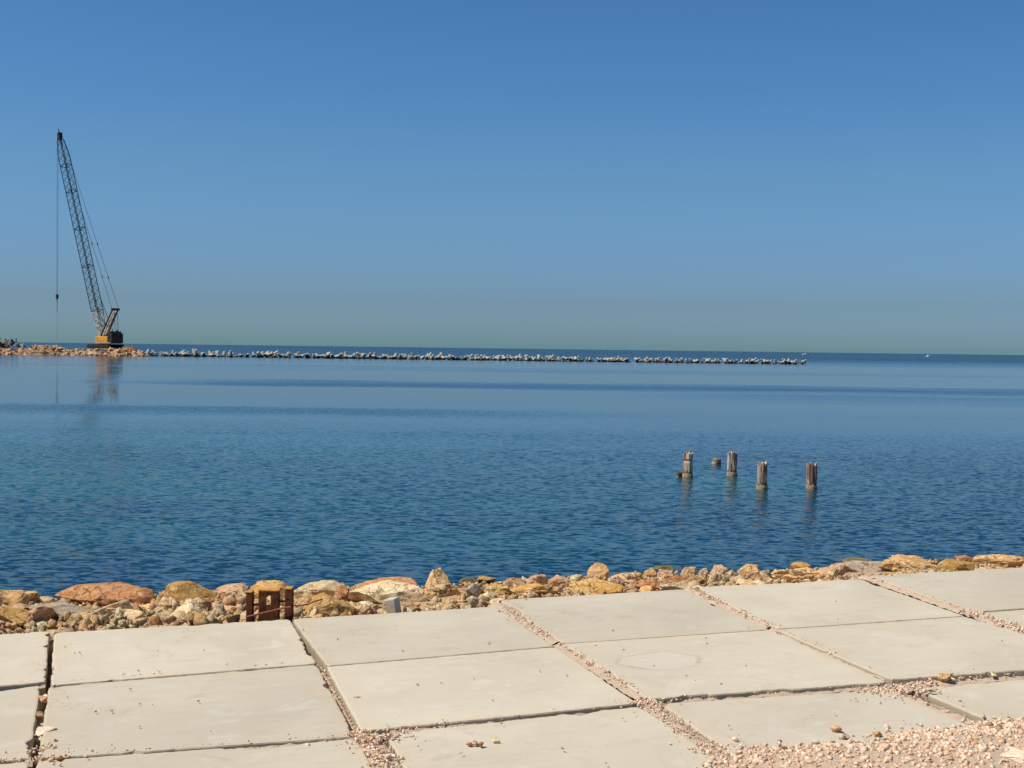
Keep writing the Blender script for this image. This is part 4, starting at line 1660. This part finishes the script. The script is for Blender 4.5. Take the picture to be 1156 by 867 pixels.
# crawlers
for sgn in (1, -1):
    m = MB()
    ol = []
    L, hh = 3.25, 0.45
    for k_ in range(9):
        a_ = math.pi / 2 + math.pi * k_ / 8
        ol.append((-L + math.cos(a_) * hh, hh + math.sin(a_) * hh))
    for k_ in range(9):
        a_ = -math.pi / 2 + math.pi * k_ / 8
        ol.append((L + math.cos(a_) * hh, hh + math.sin(a_) * hh))
    y0_ = sgn * 1.9
    m.prism(ol, 'y', y0_ - 0.38, y0_ + 0.38)
    tr = m.build('track', M['track'], crane)
    m = MB()
    for i in range(26):
        xx = -L + 2 * L * i / 25
        m.box((xx - 0.06, y0_ - 0.40, 2 * hh + 0.002), (xx + 0.06, y0_ + 0.40, 2 * hh + 0.05))
    m.build('track_shoe', M['dark_steel'], tr)['kind'] = 'stuff'
    m = MB()
    for i in range(7):
        m.tube((-2.7 + 0.9 * i, y0_ + sgn * 0.385, 0.32), (-2.7 + 0.9 * i, y0_ + sgn * 0.45, 0.32), 0.24, 12)
    m.build('track_roller', M['dark_steel'], tr)['kind'] = 'stuff'
m = MB()
m.box((-1.4, -1.5, 0.45), (1.4, 1.5, 0.95), 0.08)
m.tube((0, 0, 0.95), (0, 0, 1.14), 1.15, 24)
m.build('carbody', M['dark_steel'], crane)
m = MB()
m.box((-3.5, -1.5, 1.14), (1.9, 1.5, 1.32), 0.03)
m.build('deck', M['pale_steel'], crane)
m = MB()
m.box((-2.48, -1.45, 1.325), (1.75, 1.5, 2.72), 0.06)
hs = m.build('house', M['yellow'], crane)
for xx in (-1.9, -0.9, 0.1, 1.1):
    m = MB()
    m.box((xx - 0.32, 1.503, 1.5), (xx + 0.32, 1.53, 2.45), 0.01)
    m.build('house_door', M['yellow'], hs)
m = MB()
m.box((-3.52, -1.55, 1.325), (-2.5, 1.48, 3.85), 0.07)
eng = m.build('engine_house', M['machine_grey'], crane)
m = MB()
m.box((-4.1, -1.6, 1.22), (-3.54, 1.6, 3.45), 0.12)
m.build('counterweight', M['machine_grey'], crane)
m = MB()
for k_ in range(7):
    m.box((-3.35, 1.482, 1.7 + k_ * 0.22), (-2.65, 1.51, 1.8 + k_ * 0.22))
m.build('louvre', M['dark_steel'], eng)
m = MB()
m.tube((-2.9, 0.5, 3.80), (-2.9, 0.5, 4.45), 0.11, 10)
m.tube((-3.2, -0.6, 3.80), (-3.2, -0.6, 4.15), 0.22, 10)
m.build('exhaust', M['dark_steel'], eng)
m = MB()
m.prism([(0.9, 1.33), (2.5, 1.33), (2.6, 2.3), (2.2, 3.35), (0.9, 3.35)], 'y', -1.5, -0.62)
cab = m.build('cab', M['pale_steel'], crane)
m = MB()
m.box((1.1, -0.615, 2.2), (2.25, -0.59, 3.2), 0.01)
m.build('cab_window', M['glass'], cab)
m = MB()
m.prism([(2.635, 2.3), (2.655, 2.32), (2.265, 3.3), (2.245, 3.28)], 'y', -1.42, -0.70)
m.build('cab_window', M['glass'], cab)

# boom
bx0, bz0 = cl(116.3, 381)
btx, btz = cl(66.8, 151)
foot = Vector((bx0, 0, bz0))
tip = Vector((btx, 0, btz))
bd = (tip - foot).normalized()
bl = (tip - foot).length
bn = Vector((0, 1, 0))
bu = bd.cross(bn).normalized()


def bp(t, sy, sz):
    """t metres along the boom; sy, sz = -1/1 chord signs"""
    wfull = 0.92
    wy = wfull
    wz = wfull
    if t < 6.5:
        kz = 0.25 + 0.75 * t / 6.5
        wz *= kz
        wy *= 0.75 + 0.25 * t / 6.5
    if t > bl - 5.5:
        k_ = (bl - t) / 5.5
        wz *= 0.30 + 0.70 * k_
        wy *= 0.45 + 0.55 * k_
    return foot + bd * t + bn * (sy * wy) + bu * (sz * wz)


def lattice(m, t0, t1, step, rc, rb):
    nseg = max(1, round((t1 - t0) / step))
    ts = [t0 + (t1 - t0) * i / nseg for i in range(nseg + 1)]
    cor = [(-1, -1), (1, -1), (1, 1), (-1, 1)]
    for a_, b_ in zip(ts, ts[1:]):
        for c_ in cor:
            m.tube(bp(a_, *c_), bp(b_, *c_), rc, 6)
        for k_ in range(4):
            c1_, c2_ = cor[k_], cor[(k_ + 1) % 4]
            mid = (a_ + b_) / 2
            m.tube(bp(a_, *c1_), bp(mid, *c2_), rb, 4)
            m.tube(bp(mid, *c2_), bp(b_, *c1_), rb, 4)
    return ts


m = MB()
lattice(m, 0.0, 6.4, 1.6, 0.13, 0.075)
m.box(tuple(bp(0, 0, 0) - Vector((0.2, 0.75, 0.25))), tuple(bp(0, 0, 0) + Vector((0.2, 0.75, 0.25))), 0.03)
for sy in (-1, 1):
    m.tube(bp(0.2, sy, -1), bp(6.2, sy, -1), 0.11, 6)
    for t_ in (1.5, 3.2, 5.0):
        pass
m.build('boom_base', M['pale_steel'], crane)
m = MB()
lattice(m, 6.42, bl - 1.4, 1.75, 0.088, 0.048)
for jt in (6.45, 17.2, 26.4, 35.6, bl - 8):
    cor = [(-1, -1), (1, -1), (1, 1), (-1, 1)]
    for k_ in range(4):
        m.tube(bp(jt, *cor[k_]), bp(jt, *cor[(k_ + 1) % 4]), 0.075, 6)
    m.tube(bp(jt, -1, -1), bp(jt, 1, 1), 0.05, 5)
m.build('boom_lattice', M['navy'], crane)
m = MB()
c_ = bp(bl - 0.6, 0, 0)
m.box(tuple(c_ - Vector((0.40, 0.5, 0.95))), tuple(c_ + Vector((0.30, 0.5, 0.85))), 0.08)
m.tube(c_ + Vector((0.05, 0, 0.8)), c_ + Vector((0.55, 0, 1.75)), 0.13, 6, 0.09)
m.tube(c_ + Vector((0.6, -0.1, -0.5)), c_ + Vector((0.6, 0.1, -0.5)), 0.38, 16)
bh = m.build('boom_head', M['dark_steel'], crane)
m = MB()
m.box(tuple(c_ + Vector((0.1, 0.503, -1.5))), tuple(c_ + Vector((0.42, 0.56, -0.2))), 0.02)
m.build('head_plate', M['orange'], bh)

# gantry
gx, gz = cl(130.3, 349.2)
fx, fz = cl(117.5, 379.0)
gtop = Vector((gx, 0, gz))
for sy in (-1, 1):
    m = MB()
    dv = (Vector((gx, 0, gz)) - Vector((fx, 0, fz))).normalized()
    m.tube((fx, sy * 0.85, fz), (gx, sy * 0.75, gz), 0.17, 6)
    m.build('gantry_leg', M['dark_steel'], crane)
    m = MB()
    rx, rz_ = cl(131.8, 376)
    m.tube((gx - 0.1, sy * 0.4, gz - 0.1), (rx, sy * 0.4, rz_), 0.055, 5)
    m.build('backstay', M['rope'], crane)
    m = MB()
    ax_, az_ = cl(121.2, 366.5)
    m.tube((ax_, sy * 0.8, az_), bp(9.2, sy, -1 if bu.x > 0 else 1), 0.07, 5)
    m.build('boom_stop', M['dark_steel'], crane)
m = MB()
m.tube((gx, -1.05, gz), (gx, 1.05, gz), 0.26, 8)
mx_, mz_ = cl(122.0, 366.0)
m.tube((mx_, -0.85, mz_), (mx_, 0.85, mz_), 0.15, 6)
m.build('gantry_crossbar', M['dark_steel'], crane)
m = MB()
m.box((fx - 0.1, -0.45, fz), (fx + 0.05, 0.45, fz + 0.05))
dv = Vector((gx - fx, 0, gz - fz))
q1, q2 = Vector((fx, 0, fz)), Vector((fx, 0, fz)) + dv * 0.9
for sy in (-0.28, 0.28):
    m.tube(q1 + Vector((0, sy, 0)), q2 + Vector((0, sy, 0)), 0.20, 4)
m.build('gantry_panel', M['pale_steel'], crane)
for sy in (-1, 1):
    m = MB()
    m.tube((gx, sy * 0.9, gz), bp(bl - 0.8, sy * 1.0, -1 if bu.x > 0 else 1), 0.045, 5)
    for t_ in (0.18, 0.37):
        p_ = Vector((gx, sy * 0.9, gz)).lerp(bp(bl - 0.8, sy, -1 if bu.x > 0 else 1), t_)
        m.box(tuple(p_ - Vector((0.09, 0.09, 0.3))), tuple(p_ + Vector((0.09, 0.09, 0.3))), 0.02)
    m.build('pendant_line', M['rope'], crane)

# hoist rope, hook block and the sling below it
hx, hz = cl(65.2, 151.5)
_, bz_ = cl(65.2, 335)
_, cz_ = cl(65.2, 353)
_, dz_ = cl(65.2, 385)
for sy in (-0.12, 0.12):
    m = MB()
    m.tube((hx, sy, hz), (hx, sy, bz_ + 0.4), 0.032, 5)
    m.build('hoist_rope', M['rope'], crane)
m = MB()
m.prism([(hx - 0.22, bz_ + 0.55), (hx + 0.22, bz_ + 0.55), (hx + 0.28, bz_ + 0.1), (hx + 0.12, bz_ - 0.55), (hx - 0.12, bz_ - 0.55), (hx - 0.28, bz_ + 0.1)], 'y', -0.22, 0.22)
hb = m.build('hook_block', M['dark_steel'], crane)
m = MB()
pts = [Vector((hx + 0.22 * math.sin(a_), 0, bz_ - 0.85 - 0.22 * math.cos(a_))) for a_ in [k_ * 0.5 - 0.6 for k_ in range(9)]]
m.tube((hx, 0, bz_ - 0.5), (hx, 0, bz_ - 0.75), 0.06, 6)
m.path(pts, 0.06, 6)
m.build('hook', M['dark_steel'], hb)
m = MB()
m.tube((hx, 0, bz_ - 0.9), (hx, 0, cz_), 0.075, 6, 0.045)
m.tube((hx, 0, cz_), (hx, 0, dz_), 0.022, 5)
m.build('sling', M['rope'], crane)

# ------------------------------------------------------------------ two motor boats far out
def boat(label, px, D, heading, L=6.5):
    p = at_depth(px, 400, D)
    root = empty('motor_boat', (p.x, p.y, 0.0), heading)
    root.rotation_euler = (0, math.radians(-4), heading)
    tag(root, label, 'boat')
    v, f = [], []
    st = [(-0.5, 0.40, 0.0), (-0.2, 0.44, 0.02), (0.15, 0.40, 0.08), (0.38, 0.22, 0.2), (0.5, 0.02, 0.36)]
    for (x_, hw, rise) in st:
        x_ *= L
        for (yy, zz) in ((-hw * 2.6, 0.75 + rise), (-hw * 2.1, 0.1 + rise * 0.4), (0, -0.3 + rise * 0.6), (hw * 2.1, 0.1 + rise * 0.4), (hw * 2.6, 0.75 + rise)):
            v.append((x_, yy, zz))
    for i in range(4):
        for j in range(4):
            a_ = i * 5 + j
            f.append((a_, a_ + 5, a_ + 6, a_ + 1))
        f.append((i * 5, i * 5 + 4, i * 5 + 9, i * 5 + 5))
    f.append((0, 1, 2, 3, 4))
    mesh_obj('hull', v, f, M['white'], root)
    m_ = MB()
    m_.prism([(-0.12 * L, 0.7), (0.26 * L, 0.78), (0.12 * L, 1.75), (-0.10 * L, 1.75)], 'y', -0.75, 0.75)
    c_ = m_.build('cabin', M['white'], root)
    m_ = MB()
    m_.prism([(0.245 * L + 0.03, 0.9), (0.25 * L + 0.06, 0.9), (0.13 * L + 0.06, 1.66), (0.125 * L + 0.03, 1.66)], 'y', -0.65, 0.65)
    m_.build('windscreen', M['glass'], c_)
    m_ = MB()
    m_.box((-0.5 * L - 0.45, -0.2, 0.1), (-0.5 * L - 0.02, 0.2, 1.05), 0.06)
    m_.build('outboard_motor', M['dark_steel'], root)
    return root


boat('white motor boat on the horizon above the end of the breakwater', 909.0, 1350, math.radians(170))
boat('white motor boat far out on open water away from the breakwater', 1048.0, 1150, math.radians(25))

print('objects', len(bpy.data.objects), 'rocks', n_rock, 'rubble', len(items))
